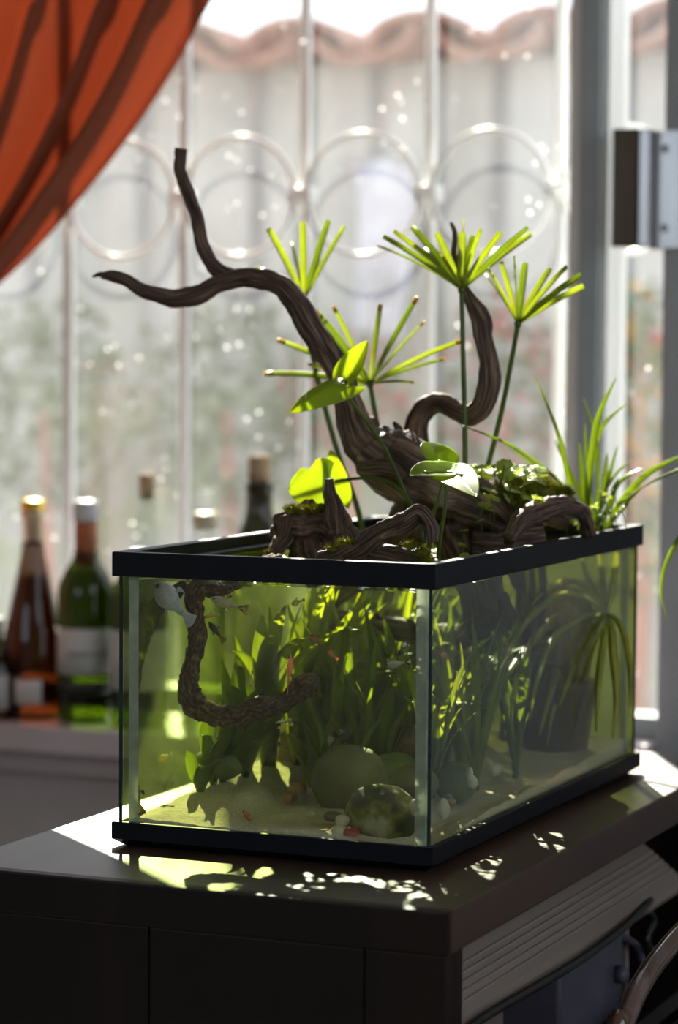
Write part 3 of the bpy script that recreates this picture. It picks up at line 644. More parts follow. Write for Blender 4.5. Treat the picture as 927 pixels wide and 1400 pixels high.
# sand bed
def sandz(x, y):
    h = .0235+.045*max(0, (y-.10))*.55+.010*math.exp(-((x+.27)/.05)**2)*min(1, y/.2)
    h += .0035*noise.noise(Vector((x*22, y*22, 1)))+.0018*noise.noise(Vector((x*60, y*45, 3)))
    rdg = abs(x+.235+.2*(y-.14)); h += .008*math.exp(-(rdg/.012)**2)*max(0, 1-abs(y-.12)/.1)
    k = max(0, 1-math.hypot((x+.03)/.09, (y-.03)/.12)); h -= .006*k
    return max(h, .0175)
nx, ny = 110, 190; mb = MB(); X0, X1, Y0, Y1 = -W+.0122, -.0122, .0122, L-.0122
for j in range(ny+1):
    for i in range(nx+1):
        x, y = lerp(X0, X1, i/nx), lerp(Y0, Y1, j/ny); mb.v.append(Vector((x, y, T+sandz(x, y)+random.uniform(-.0003, .0003))))
mb.f = [(j*(nx+1)+i, j*(nx+1)+i+1, (j+1)*(nx+1)+i+1, (j+1)*(nx+1)+i) for j in range(ny) for i in range(nx)]
loop = [i for i in range(nx+1)]+[(j+1)*(nx+1)-1+(nx+1)*0 for j in range(1, ny+1)]+[ny*(nx+1)+i for i in range(nx-1, -1, -1)]+[j*(nx+1) for j in range(ny-1, 0, -1)]
b0 = len(mb.v); mb.v += [Vector((mb.v[i].x, mb.v[i].y, T+.0157)) for i in loop]; n = len(loop)
mb.f += [(loop[i], b0+i, b0+(i+1) % n, loop[(i+1) % n]) for i in range(n)]+[tuple(range(b0+n-1, b0-1, -1))]
tag(obj('sand', mb, M['sand']), 'pale rippled sand bed on the aquarium floor', 'sand', kind='stuff')

# stones
def SP(x, y, Y): return PY(x, y, Y)
def stone(name, label, cat, x, y, Y, rx, rz, mat, seed, ry=None, amp=.10, rot=0, group=None, sub=4):
    k = 2.42/F_PX*(1+(Y-.1)*.36); c = SP(x, y, Y); ry = ry or rx
    c.x = min(max(c.x, -W+.0135+rx*k), -.0135-rx*k*.95); c.y = max(c.y, .0135+ry*k*.95)
    o = obj(name, MB().blob(c, rx*k, ry*k, rz*k, seed, amp, sub), mat); tag(o, label, cat, group); return o
stone('river_stone', 'large smooth olive river stone in the middle of the tank floor', 'stone', 480, 1068, .15, 56, 49, M['stone_olive'], 1, 44, .08)
stone('river_stone', 'dark green mossy stone leaning on the large olive stone', 'stone', 538, 1058, .17, 37, 29, M['stone_green'], 2, 34, .10)
stone('river_stone', 'front stone with green algae and whitish yellow patches by the glass', 'stone', 521, 1114, .055, 52, 40, M['stone_mixed'], 33, 34, .12)
stone('river_stone', 'olive yellow stone wedged right of the mossy front stone', 'stone', 566, 1070, .11, 34, 24, M['stone_olive'], 4, 30, .10)
stone('river_stone', 'brownish round stone highest of the pile at the corner', 'stone', 560, 1014, .26, 27, 24, M['stone_brown'], 5, 26, .10)
stone('river_stone', 'olive mossy stone seen through the right pane', 'stone', 622, 1070, .20, 29, 27, M['stone_green'], 6, 30, .10)
stone('river_stone', 'hazy brown boulder left of the sand under the plants', 'stone', 318, 1030, .34, 50, 46, M['stone_brown'], 7, 40, .16)
stone('river_stone', 'dim brown boulder behind the low grassy plant', 'stone', 395, 1030, .32, 44, 50, M['stone_brown'], 8, 40, .16)
stone('river_stone', 'small dark green stone at the far left below the leaves', 'stone', 205, 1040, .17, 24, 18, M['stone_green'], 9, 22, .14)
for i, (x, y, Y, rx, rz, m, lab) in enumerate([
    (572, 1104, .030, 13, 13, 'pebble_cream', 'cream pebble against the silicone seam at the front corner'),
    (606, 1106, .075, 9, 14, 'pebble_cream', 'upright cream pebble just behind the right pane near the corner'),
    (577, 1080, .060, 8, 9, 'pebble_cream', 'small cream pebble above the seam pebble'),
    (407, 1079, .15, 13, 11, 'pebble_orange', 'orange tan pebble at the left of the large olive stone'),
    (393, 1090, .135, 9, 8, 'pebble_orange', 'small tan pebble in front of the orange pebble'),
    (414, 1089, .13, 7, 8, 'pebble_grey', 'tiny grey brown pebble touching the large olive stone'),
    (479, 1138, .024, 12, 8, 'pebble_red', 'reddish pebble at the foot of the front stone'),
    (464, 1135, .022, 11, 8, 'pebble_cream', 'flat cream pebble left of the reddish pebble'),
    (468, 1122, .034, 10, 8, 'pebble_cream', 'pale pebble tucked beside the front stone'),
    (455, 1116, .06, 13, 7, 'pebble_grey', 'grey pebble in front of the large olive stone'),
    (425, 1113, .075, 6, 5, 'pebble_cream', 'tiny pale pebble alone on the sand'),
    (574, 1132, .022, 6, 5, 'pebble_orange', 'tiny orange pebble low in the front corner'),
    (642, 1058, .14, 5, 10, 'pebble_cream', 'slim pale pebble standing right of the stone in the right pane'),
    (652, 1070, .145, 7, 9, 'pebble_cream', 'rounded pale pebble low beside the slim standing pebble'),
    (676, 1052, .23, 9, 10, 'pebble_cream', 'whitish pebble farther back behind the right pane'),
    (613, 1092, .10, 7, 7, 'pebble_grey', 'small grey pebble under the stone in the right pane'),
    (640, 1098, .09, 6, 5, 'pebble_orange', 'small orange pebble low behind the right pane')]):
    stone('pebble', lab, 'pebble', x, y, Y, rx, rz, M[m], 20+i, None, .12, sub=3)

# ---------------------------------------------------------------- driftwood
def wood(name, label, strands, mat, n=16, groove=.32, lump=.22, k=7, crust=.10):
    """strands: lists of (px, py, Y, radius in px) -> gnarled tubes with lengthwise grooves"""
    mb = MB()
    for si, st in enumerate(strands):
        pts = []
        for (x, y, Y, r) in st:
            p = PY(x, y, Y); d = (p-CAM).dot(FW); pts.append((p.x, p.y, p.z, r*d/F_PX))
        sp_ = smooth(pts, k); path = [Vector(q[:3]) for q in sp_]
        for i, p in enumerate(path):
            p += Vector((noise.noise(p*60+Vector((si, 0, 0))), noise.noise(p*60+Vector((0, si, 7))), noise.noise(p*60+Vector((3, 0, si)))))*.0016
        mb.tube(path, [max(.0008, q[3]) for q in sp_], n, groove, lump, si+1, crust=crust)
    return tag(obj(name, mb, mat), label, 'driftwood')
wood('driftwood', 'large forked dark driftwood rising out of the tank with curling arms', [
    [(690, 715, .36, 20), (655, 690, .35, 36), (600, 668, .34, 42), (555, 645, .33, 46), (518, 624, .33, 41), (492, 594, .33, 29), (478, 555, .33, 19), (466, 515, .33, 17), (436, 462, .33, 17), (406, 412, .33, 16), (380, 388, .33, 14), (340, 378, .33, 12.5), (305, 386, .325, 12), (268, 403, .32, 13.5), (238, 408, .315, 12), (200, 398, .31, 10), (172, 383, .305, 9), (150, 377, .30, 7.5), (140, 380, .30, 3)],
    [(335, 380, .33, 9), (312, 378, .33, 11), (292, 364, .33, 10), (277, 338, .335, 9.5), (269, 300, .34, 9), (258, 265, .345, 8.5), (246, 236, .35, 8.5), (246, 215, .355, 8), (247, 202, .355, 9)],
    [(585, 668, .40, 22), (573, 630, .41, 18), (570, 590, .42, 16), (577, 562, .42, 15), (600, 552, .42, 13), (625, 563, .42, 13), (645, 568, .42, 14), (664, 548, .42, 16), (669, 515, .42, 15), (664, 475, .42, 13), (656, 432, .42, 15), (643, 408, .42, 10), (633, 388, .425, 6)],
    [(634, 392, .425, 5), (622, 350, .43, 4), (622, 318, .43, 3.5), (617, 305, .43, 2)],
    [(494, 640, .30, 10), (512, 642, .295, 15), (534, 644, .295, 15), (552, 655, .30, 8)],
    [(553, 610, .36, 5), (546, 590, .36, 6), (538, 577, .36, 2)],
    [(150, 380, .30, 5), (138, 376, .30, 4), (127, 378, .30, 1.5)],
    [(600, 680, .35, 34), (560, 720, .36, 30), (500, 780, .37, 20), (440, 830, .38, 16), (412, 880, .38, 15), (410, 950, .38, 12), (418, 1010, .37, 16), (450, 1020, .35, 14), (490, 1012, .34, 8)],
    [(620, 700, .36, 40), (640, 760, .38, 36), (660, 830, .40, 26), (630, 870, .42, 18), (560, 862, .40, 16), (490, 850, .38, 15), (430, 846, .36, 10)],
    [(680, 705, .38, 28), (715, 760, .42, 26), (725, 840, .46, 18), (712, 930, .49, 15), (700, 1010, .50, 18)],
    [(655, 840, .40, 16), (690, 850, .36, 13), (690, 815, .33, 8)]], M['driftwood'], 24, .20, .20, 8, .07)
wood('driftwood', 'crooked hanging driftwood root near the front glass of the tank', [
    [(300, 808, .10, 10), (275, 805, .09, 13), (264, 822, .085, 12), (270, 858, .08, 12), (264, 905, .075, 12), (258, 938, .07, 14), (270, 965, .07, 16), (300, 976, .07, 13), (325, 980, .068, 13), (352, 966, .065, 14), (380, 964, .062, 11), (400, 950, .06, 12), (420, 938, .058, 14), (433, 934, .056, 12)],
    [(262, 945, .07, 11), (248, 945, .068, 7), (243, 944, .068, 2)],
    [(300, 808, .10, 10), (330, 790, .14, 12), (380, 770, .18, 14)]], M['driftwood_crust'], 22, .35, .40, 14, .30)
wood('driftwood', 'golden brown curved root lit by the sun at the left pane', [
    [(255, 798, .09, 6), (230, 818, .085, 10), (208, 840, .08, 11), (194, 875, .07, 10), (186, 915, .06, 8), (181, 960, .055, 6)]], M['driftwood_sunlit'], 20, .35, .35, 14, .28)
wood('driftwood', 'mossy dark stump with a short upright spike at the water surface', [
    [(388, 700, .24, 11), (395, 718, .24, 20), (420, 722, .24, 26), (448, 720, .24, 24), (470, 735, .24, 20)],
    [(460, 730, .23, 18), (457, 700, .23, 14), (452, 672, .23, 9), (449, 654, .23, 5)],
    [(395, 712, .235, 14), (390, 735, .22, 12), (370, 758, .20, 7), (350, 772, .19, 5)],
    [(378, 738, .25, 14), (400, 728, .25, 27), (430, 730, .25, 36), (458, 738, .25, 32), (482, 760, .25, 16)],
    [(425, 730, .24, 24), (430, 760, .24, 30), (440, 800, .24, 20)]], M['driftwood'], 22, .14, .45, 10, .22)
wood('driftwood', 'angular grey brown driftwood knee over the water near the front corner', [
    [(440, 768, .14, 13), (475, 757, .14, 14), (505, 738, .14, 13), (530, 726, .14, 13), (556, 712, .14, 14), (573, 700, .14, 11), (583, 708, .14, 11), (588, 724, .14, 12), (589, 742, .14, 10)],
    [(490, 750, .15, 16), (540, 765, .16, 14), (600, 780, .17, 12)]], M['driftwood'], 22, .12, .45, 10, .20)
wood('driftwood', 'arched dark driftwood under the moss by the right rim', [
    [(695, 738, .27, 9), (712, 712, .30, 13), (738, 700, .33, 15), (768, 692, .36, 13), (795, 700, .40, 11), (805, 730, .42, 10)],
    [(660, 700, .40, 22), (700, 690, .42, 30), (745, 690, .44, 28), (780, 705, .46, 18)],
    [(640, 740, .36, 22), (690, 745, .38, 30), (740, 740, .40, 26)]], M['driftwood'], 22, .14, .40, 10, .18)

# ---------------------------------------------------------------- moss
def moss(label, pts, n=900, h=.006):
    mb = MB()
    cs = [(PY(x, y, Y), r*2.6/F_PX) for x, y, Y, r in pts]
    for c, r in cs: mb.blob(c, r, r, r*.55, 3, .25, 2, 3)
    for i in range(n):
        c, r = random.choice(cs); d = Vector((random.gauss(0, 1), random.gauss(0, 1), abs(random.gauss(0, 1)))).normalized()
        p = c+Vector((d.x*r, d.y*r, d.z*r*.55)); a = (d+Vector((random.uniform(-.6, .6), random.uniform(-.6, .6), .4))).normalized()*h*random.uniform(.5, 1.2); b = a.cross(Vector((random.random(), random.random(), 1))).normalized()*.0007; cdir = a.cross(b).normalized()*.0005
        mb.add([p-b, p+b, p+cdir, p+a], [(0, 1, 3), (1, 2, 3), (2, 0, 3)])
    return tag(obj('moss', mb, M['moss'], None, False), label, 'moss', kind='stuff')
moss('cushion of olive moss on the driftwood at the right rim', [(672, 678, .36, 22), (700, 672, .37, 26), (735, 670, .385, 27), (762, 677, .40, 20), (645, 688, .36, 12)], 2200)
moss('yellow green moss on top of the dark stump', [(398, 697, .23, 9), (415, 699, .23, 10), (432, 698, .23, 9), (445, 697, .23, 6)], 600, .005)
moss('bright wet moss along the stump slope by the left rim', [(368, 755, .198, 5), (378, 745, .21, 5), (388, 733, .218, 5)], 250, .003)
moss('sunlit moss on the low driftwood at the front rim', [(455, 750, .135, 8), (470, 742, .138, 8), (485, 744, .138, 6), (560, 745, .15, 9), (575, 755, .15, 9), (585, 765, .15, 8)], 600, .004)

# ---------------------------------------------------------------- emergent plants
def bend(p0, p1, k=7, sag=.0, sagdir=Vector((0, 0, -1))):
    L_ = (p1-p0).length; return [p0.lerp(p1, i/k)+sagdir*(sag*L_*4*(i/k)*(1-i/k)) for i in range(k+1)]
def sedge(label, ctr, Y, stalk, tips, tipc=False, wmul=1., sw_=4.2):
    c = PY(ctr[0], ctr[1], Y); st = [PY(x, y, yy) for x, y, yy in stalk]
    root = thing('umbrella_sedge', label, 'sedge plant', st[-1])
    P = [Vector(q) for q in smooth([tuple(c)]+[tuple(p) for p in st], 6)]
    d = (c-CAM).dot(FW)/F_PX
    obj('stem', MB().tube(P, [lerp(sw_*.8, sw_, i/(len(P)-1))*d for i in range(len(P))], 8), M['stem_green'], root)
    obj('crown', MB().blob(c, .0042, .0042, .005, 3, .2, 2), M['stem_green'], root)
    for i, tp in enumerate(tips):
        x, y = tp[0], tp[1]; wd = (tp[2] if len(tp) > 2 else 9)*wmul*d*.98; off = tp[3] if len(tp) > 3 else ((i*37) % 7-3)*.012
        p1 = PY(x, y, Y+off); path = bend(c, p1, 8, -.03)
        ws = [wd*q for q in (.40, .68, .88, .97, 1, 1, .98, .94, .80 if not tipc else .7)]
        side = (p1-c).cross(CAM-c).normalized()
        side = (side+(CAM-c).normalized()*(((i*53) % 9-4)*.09)).normalized()
        lf = obj('leaf', MB().ribbon(path, ws, side, .00025, .10+.05*((i*29) % 5)), M['leaf_sedge'] if (i*31+len(tips)) % 3 else M['leaf_sedge_deep'], root)
        if tipc and (tp[4] if len(tp) > 4 else 1):
            q = path[-2].lerp(path[-1], .35); ext = p1+(p1-path[-2])*.12
            obj('leaf_tip', MB().ribbon([q, p1, ext], [wd*1.0, wd*.8, wd*.3], side, .0006, .2), M['leaf_tip'], lf)
    return root
sedge('tall umbrella sedge with a full crown beside the curled driftwood arm', (631, 396), .40, [(633, 480, .40), (635, 560, .40), (636, 640, .40), (637, 720, .40), (637, 800, .40)],
      [(524, 323, 8), (516, 336, 4, .05), (539, 316, 8), (563, 310, 10), (597, 318, 10), (632, 317, 12), (646, 322, 9), (657, 313, 7), (685, 317, 10), (722, 311, 8), (726, 320, 10), (702, 330, 6, .06), (580, 340, 6, .07), (600, 345, 5, -.07), (634, 300, 2.5, .03)])
sedge('slanting umbrella sedge, the rightmost of the sedges', (708, 443), .44, [(698, 500, .44), (684, 570, .44), (665, 645, .44), (645, 720, .43), (630, 800, .42)],
      [(667, 366, 5), (685, 357, 8), (718, 359, 11), (752, 367, 10), (775, 364, 7), (795, 375, 9), (798, 391, 9), (663, 374, 3, .05), (703, 350, 3, -.05), (690, 380, 4, .06)])
sedge('yellow tipped umbrella sedge between the driftwood arms', (506, 525), .43, [(512, 560, .43), (520, 600, .43), (532, 650, .43), (545, 705, .43), (552, 800, .42)],
      [(430, 428, 15), (456, 420, 7), (520, 417, 8), (570, 407, 8), (580, 440, 4, .03, 1), (634, 465, 7), (608, 491, 5), (566, 523, 4), (380, 465, 8), (363, 511, 9), (423, 539, 7), (422, 498, 6)], True)
sedge('upright umbrella sedge standing behind the thick driftwood trunk', (416, 410), .45, [(424, 470, .45), (440, 540, .45), (462, 620, .45), (490, 700, .44), (510, 800, .43)],
      [(367, 312, 10), (414, 303, 11), (449, 301, 10), (471, 309, 7), (437, 350, 7, .05), (350, 365, 5, .06), (398, 330, 5, .06)])

def blade(mb, base, tip, nrm, width, lobe=.25, curl=.15, fold=.25, wav=0., nxs=8, nts=14, shape='heart'):
    ax = (tip-base); L_ = ax.length; ax.normalize(); side = ax.cross(nrm).normalized(); nrm = side.cross(ax).normalized()
    vs_ = []
    for j in range(nts+1):
        t = j/nts
        if shape == 'heart': wv = math.sin(math.pi*min(1, (t*.93+.07))**.62)**.75*(1 if t < .98 else .3)
        elif shape == 'lobed': wv = (math.sin(math.pi*min(1, t*.9+.1)**.6)**.6)*(1-.30*math.exp(-((t-.5)/.10)**2))
        else: wv = math.sin(math.pi*min(1, t*.95+.05))**.8
        for i in range(-nxs, nxs+1):
            s = i/nxs; tt = t-lobe*(abs(s)**1.6)*(1-t)**2
            p = base+ax*(tt*L_)+side*(s*wv*width*.5)+nrm*(fold*abs(s)*wv*width*.5-curl*L_*t*t+wav*width*math.sin(t*9+s*4)*abs(s))
            vs_.append(p)
    k = 2*nxs+1
    mb.add(vs_, [(j*k+i, j*k+i+1, (j+1)*k+i+1, (j+1)*k+i) for j in range(nts) for i in range(k-1)]); return mb
toC = (CAM-Vector((-.15, .3, T+.3))).normalized()
def arrow_plant(label, root_px, leaves, mat='leaf_arrow'):
    rp = PY(*root_px); root = thing('arrowhead_plant', label, 'houseplant', rp)
    for lf in leaves:
        pts = [PY(*q) for q in lf['stalk']]
        P = [Vector(q) for q in smooth([tuple(p) for p in pts], 6)]
        if len(P) > 1: stq = obj('stalk', MB().tube(P, [lerp(.0022, .0014, i/(len(P)-1)) for i in range(len(P))], 8), M['stem_green'], root)
        for bl in lf['blades']:
            b = PY(*bl['b']); t = PY(*bl['t']); n = bl.get('n', toC)
            obj('leaf', blade(MB(), b, t, Vector(n), bl['w']*2.6/F_PX, bl.get('lobe', .25), bl.get('curl', .15), bl.get('fold', .2), bl.get('wav', 0), shape=bl.get('s', 'heart')), M[mat], root, True, .0006)
    return root
up = Vector((0, 0, 1))
arrow_plant('climbing arrowhead plant with two twisted leaves on the driftwood trunk', (560, 690, .29), [
    dict(stalk=[(560, 690, .29), (530, 620, .28), (500, 575, .275), (478, 545, .27), (469, 524, .265)], blades=[
        dict(b=(469, 524, .265), t=(398, 545, .22), w=47, n=(up*1.0+toC*.9), curl=.30, fold=-.30, lobe=.35),
        dict(b=(474, 518, .265), t=(508, 471, .28), w=42, n=(toC+Vector((-.5, 0, .5))), curl=-.20, fold=.45, lobe=.2)])])
arrow_plant('arrowhead plant with a lobed glowing leaf over the mossy stump', (580, 740, .28), [
    dict(stalk=[(580, 740, .28), (572, 705, .28), (545, 668, .28), (515, 654, .28), (480, 655, .28), (458, 658, .28)], blades=[
        dict(b=(450, 665, .285), t=(394, 668, .27), w=78, n=(toC+Vector((0, 0, .15))), curl=.05, fold=.10, lobe=.15, wav=.03, s='lobed'),
        dict(b=(462, 690, .29), t=(453, 614, .29), w=40, n=(toC+Vector((.25, 0, 0))), curl=.08, fold=.25, lobe=.1)])])
arrow_plant('arrowhead plant with glossy spread leaves near the front right corner', (598, 770, .20), [
    dict(stalk=[(598, 770, .20), (603, 730, .20), (609, 690, .20), (610, 652, .20)], blades=[
        dict(b=(610, 648, .20), t=(562, 644, .16), w=58, n=(up+toC*.45), curl=.10, fold=.25, lobe=.3),
        dict(b=(610, 648, .20), t=(655, 638, .24), w=58, n=(up+toC*.35), curl=.12, fold=.30, lobe=.3),
        dict(b=(612, 647, .20), t=(648, 662, .14), w=56, n=(up*.8+toC*.8), curl=.15, fold=.2, lobe=.3),
        dict(b=(610, 646, .20), t=(618, 620, .28), w=66, n=(up*1.0+toC*.4), curl=.18, fold=.2, lobe=.3)]),
    dict(stalk=[(586, 760, .22), (590, 715, .22), (600, 680, .22), (607, 650, .23), (600, 630, .24)], blades=[
        dict(b=(600, 632, .24), t=(588, 600, .26), w=54, n=(toC*.9+Vector((.6, 0, .4))), curl=.12, fold=.35, lobe=.2)])])

# pennywort: round leaves on thin stalks
pw = thing('pennywort', 'small round leaved pennywort trailing over the mossy driftwood', 'pennywort', PY(680, 700, .36))
dm = MB(); kq = 14
dv_ = [(0, 0, -.08)]+[((.55+.0*i)*math.cos(2*math.pi*i/kq), .55*math.sin(2*math.pi*i/kq), .03) for i in range(kq)]+[((1+.07*math.cos(i*math.pi))*math.cos(2*math.pi*i/kq), (1+.07*math.cos(i*math.pi))*math.sin(2*math.pi*i/kq), -.02+.06*math.cos(i*math.pi)) for i in range(kq)]
df_ = [(0, 1+i, 1+(i+1) % kq) for i in range(kq)]+[(1+i, 1+kq+i, 1+kq+(i+1) % kq, 1+(i+1) % kq) for i in range(kq)]
dm.add(dv_, df_)
pl0 = None
pwl = worldloc(pw)
spots = []
for i in range(52):
    x = random.uniform(645, 760); y = lerp(640, 690, random.random()**1.2)-6*math.sin((x-640)/40); spots.append((x, y, random.uniform(.30, .44), random.uniform(8, 14)))
spots += [(703, 638, .40, 12), (722, 652, .40, 10), (652, 642, .38, 10), (664, 648, .38, 12), (640, 700, .33, 8), (668, 697, .33, 8), (656, 712, .32, 6), (632, 745, .30, 7), (634, 725, .30, 6), (662, 690, .31, 9), (635, 760, .29, 7)]
for i in range(22): spots.append((random.uniform(765, 850), random.uniform(668, 712), random.uniform(.44, .54), random.uniform(4, 7)))
for x, y, Y, r in spots:
    p = PY(x, y, Y); s = r*2.65/F_PX
    rot = (random.uniform(-.9, .5), random.uniform(-.6, .6), random.uniform(0, 6))
    if pl0 is None:
        me = bpy.data.meshes.new('leaf'); me.from_pydata([Vector(v) for v in dm.v], [], dm.f); me.materials.append(M['leaf_penny'])
        for q in me.polygons: q.use_smooth = True
        pl0 = bpy.data.objects.new('leaf', me); col.objects.link(pl0); pl0.parent = pw; o = pl0
        sm_ = pl0.modifiers.new('thickness', 'SOLIDIFY'); sm_.thickness = .06; sm_.offset = 0
    else: o = pl0.copy(); col.objects.link(o); o.parent = pw
    o.location = p-pwl; o.rotation_euler = rot; o.scale = (s, s, s)
tm_ = MB()
for x, y, Y, r in spots:
    p = PY(x, y, Y); q = p+Vector((random.uniform(-.008, .008), random.uniform(-.008, .008), -random.uniform(.012, .03))); tm_.tube([p, p.lerp(q, .5)+Vector((.001, 0, 0)), q], .0005, 5)
o = obj('stalks', tm_, M['stem_green'], pw); o['kind'] = 'stuff'
for x, y in ((788, 707), (801, 719)):
    p = PY(x, y, .45); o = put_copy(pl0, pw, p-pwl, (1.2, .1, .4), (.0088, .0088, .0088))

dw = MB()  # floating leaves, added over open water to block sun towards the cabinet top
for i in range(4600):
    x, y = random.uniform(-.288, -.02), random.uniform(.03, .50)
    if noise.noise(Vector((x*16, y*16, 5))) < (-.45 if .11 < y < .33 else -.05): continue
    if x < -.2 and (y < .12 or y > .36): continue
    r = random.uniform(.003, .0055); a0 = random.uniform(0, 6); zt = T+.2367+random.uniform(0, .0025); tx, ty = random.uniform(-.3, .3), random.uniform(-.3, .3)
    V = [(x+r*math.cos(a0+k*1.047), y+r*.75*math.sin(a0+k*1.047), zt+r*(tx*math.cos(a0+k*1.047)+ty*math.sin(a0+k*1.047))) for k in range(6)]
    dw.add(V+[(p[0], p[1], p[2]-.0006) for p in V], [(0, 1, 2, 3, 4, 5), (11, 10, 9, 8, 7, 6)]+[(k, 6+k, 6+(k+1) % 6, (k+1) % 6) for k in range(6)])
tag(obj('duckweed_sun_block', dw, M['leaf_w2'], None, False), 'tiny floating green leaves between the driftwood, spread wider to block the sun', 'floating plants', kind='stuff')
# spider plant: pot, roots, upright and drooping leaves
rb = Vector((-.066, .525, T+.03)); spd = thing('spider_plant', 'potted spider plant in the back corner of the tank, leaves arching over the rim', 'spider plant', rb)
cr = PY(822, 815, .545)
ptz = T+sandz(-.066, .525)-.002
obj('pot', MB().lathe([(.030, ptz), (.033, ptz+.002), (.042, ptz+.062), (.044, ptz+.063), (.044, ptz+.074), (.040, ptz+.074), (.039, ptz+.066), (.002, ptz+.064)], (rb.x, rb.y, 0), 28), M['pot'], spd)
obj('root_ball', MB().blob((rb.x-.004, rb.y+.008, ptz+.115), .036, .036, .055, 5, .25, 4, 2.5), M['roots'], spd)
def spleaf(pts, wpx, mat, w0=.6):
    P = [Vector(q) for q in smooth([tuple(q if isinstance(q, Vector) else PY(*q)) for q in pts], 5)]; n = len(P); d = 2.75/F_PX
    ws = [wpx*d*(w0+(1-w0)*min(1, i/n*3))*(1 if i < n*.55 else max(.08, 1-((i-n*.55)/(n*.45))**1.4)) for i in range(n)]
    side = (P[-1]-P[0]).cross(CAM-P[0]); side = side.normalized() if side.length > 1e-6 else RT
    side = (side+(CAM-P[0]).normalized()*random.uniform(-.5, .5)).normalized()
    obj('leaf', MB().ribbon(P, ws, side, .0004, .25), mat, spd)
Bx = (812, 725, .545)
for pts, wd in [
    ([Bx, (803, 682, .54), (812, 600, .53), (822, 560, .52), (842, 517, .50)], 9),
    ([Bx, (804, 690, .55), (812, 620, .55), (826, 580, .56), (856, 552, .58)], 8),
    ([(808, 725, .54), (786, 694, .53), (776, 650, .52), (762, 589, .50), (732, 515, .47)], 7),
    ([Bx, (798, 680, .55), (795, 640, .56), (792, 606, .57)], 8), ([Bx, (806, 660, .56), (802, 620, .57), (800, 580, .58)], 6),
    ([Bx, (822, 690, .56), (828, 650, .57), (830, 620, .58)], 8), ([Bx, (826, 680, .56), (836, 640, .57), (844, 610, .58)], 6),
    ([Bx, (818, 660, .56), (815, 600, .58), (798, 545, .60)], 6), ([(818, 725, .55), (824, 680, .56), (842, 648, .57), (864, 628, .58)], 5),
    ([(825, 725, .55), (832, 690, .56), (850, 656, .57), (880, 640, .58)], 7), ([(828, 725, .55), (846, 690, .56), (880, 652, .57), (905, 636, .575), (935, 622, .58)], 9),
    ([(828, 728, .55), (844, 705, .54), (872, 672, .53), (910, 650, .52), (945, 640, .51), (968, 655, .50), (958, 695, .49), (927, 738, .48), (908, 778, .475), (904, 815, .475), (914, 852, .475)], 9),
    ([(832, 725, .55), (842, 700, .55), (858, 676, .54), (884, 664, .53)], 6), ([(808, 722, .54), (770, 665, .50), (735, 634, .47), (690, 605, .43), (632, 582, .38)], 6),
    ([(806, 722, .54), (785, 690, .53), (752, 655, .51), (720, 630, .49), (693, 612, .46)], 5), ([(800, 720, .54), (770, 706, .50), (735, 702, .45), (698, 702, .40)], 5),
    ([(798, 722, .54), (770, 708, .50), (738, 716, .44), (712, 738, .40)], 5), ([Bx, (790, 670, .56), (772, 630, .58), (758, 600, .60)], 6), ([Bx, (835, 690, .55), (840, 668, .55), (846, 655, .55)], 8)]:
    spleaf(pts, wd, M['leaf_spider'])
Cx = (829, 838, .53)
for pts, wd in [
    ([Cx, (790, 815, .52), (743, 826, .50), (712, 862, .48), (690, 910, .46)], 10), ([Cx, (795, 845, .52), (758, 872, .50), (735, 930, .48), (724, 985, .47)], 10),
    ([Cx, (805, 850, .52), (777, 872, .50), (755, 940, .48), (738, 1005, .46)], 12), ([Cx, (812, 855, .52), (795, 890, .50), (778, 930, .49), (765, 965, .48)], 10),
    ([Cx, (818, 860, .51), (806, 890, .49), (797, 950, .47), (793, 1010, .46)], 11), ([Cx, (836, 860, .51), (838, 890, .49), (843, 950, .47), (838, 1010, .46)], 12),
    ([Cx, (800, 818, .52), (768, 812, .51), (735, 835, .49), (700, 880, .47), (672, 950, .45)], 9), ([Cx, (790, 830, .53), (750, 850, .52), (715, 900, .50), (700, 970, .48), (704, 1020, .47)], 9),
    ([Cx, (845, 850, .51), (856, 880, .50), (862, 930, .49), (860, 980, .48)], 9), ([Cx, (800, 800, .53), (770, 795, .53), (745, 808, .52), (725, 830, .50)], 9),
    ([Cx, (825, 800, .54), (822, 770, .545), (816, 735, .55)], 10), ([Cx, (838, 800, .54), (842, 770, .545), (846, 735, .55)], 9), ([Cx, (812, 805, .54), (800, 780, .55), (792, 750, .55)], 8),
    ([Cx, (780, 835, .51), (735, 870, .48), (690, 930, .45), (668, 1000, .43)], 9), ([Cx, (815, 870, .50), (790, 920, .47), (760, 960, .45), (748, 1020, .44)], 9),
    ([Cx, (826, 870, .50), (818, 930, .47), (815, 1000, .45)], 10)]:
    n_ = len(pts); q_ = []
    for i_, (x_, y_, Y_) in enumerate(pts):
        a_ = PY(x_, y_, Y_); tX = lerp(-.075, -.030-.012*((int(wd)+n_) % 3), min(1, i_/(n_-1)*1.3)) if pts[-1][1] > 800 else None
        if tX is not None and i_ > 0:
            b_ = PX(x_, y_, tX); a_ = b_ if b_.y < L-.02 else a_
        q_.append(a_)
    spleaf(q_, wd, M['leaf_spider_lifted'])

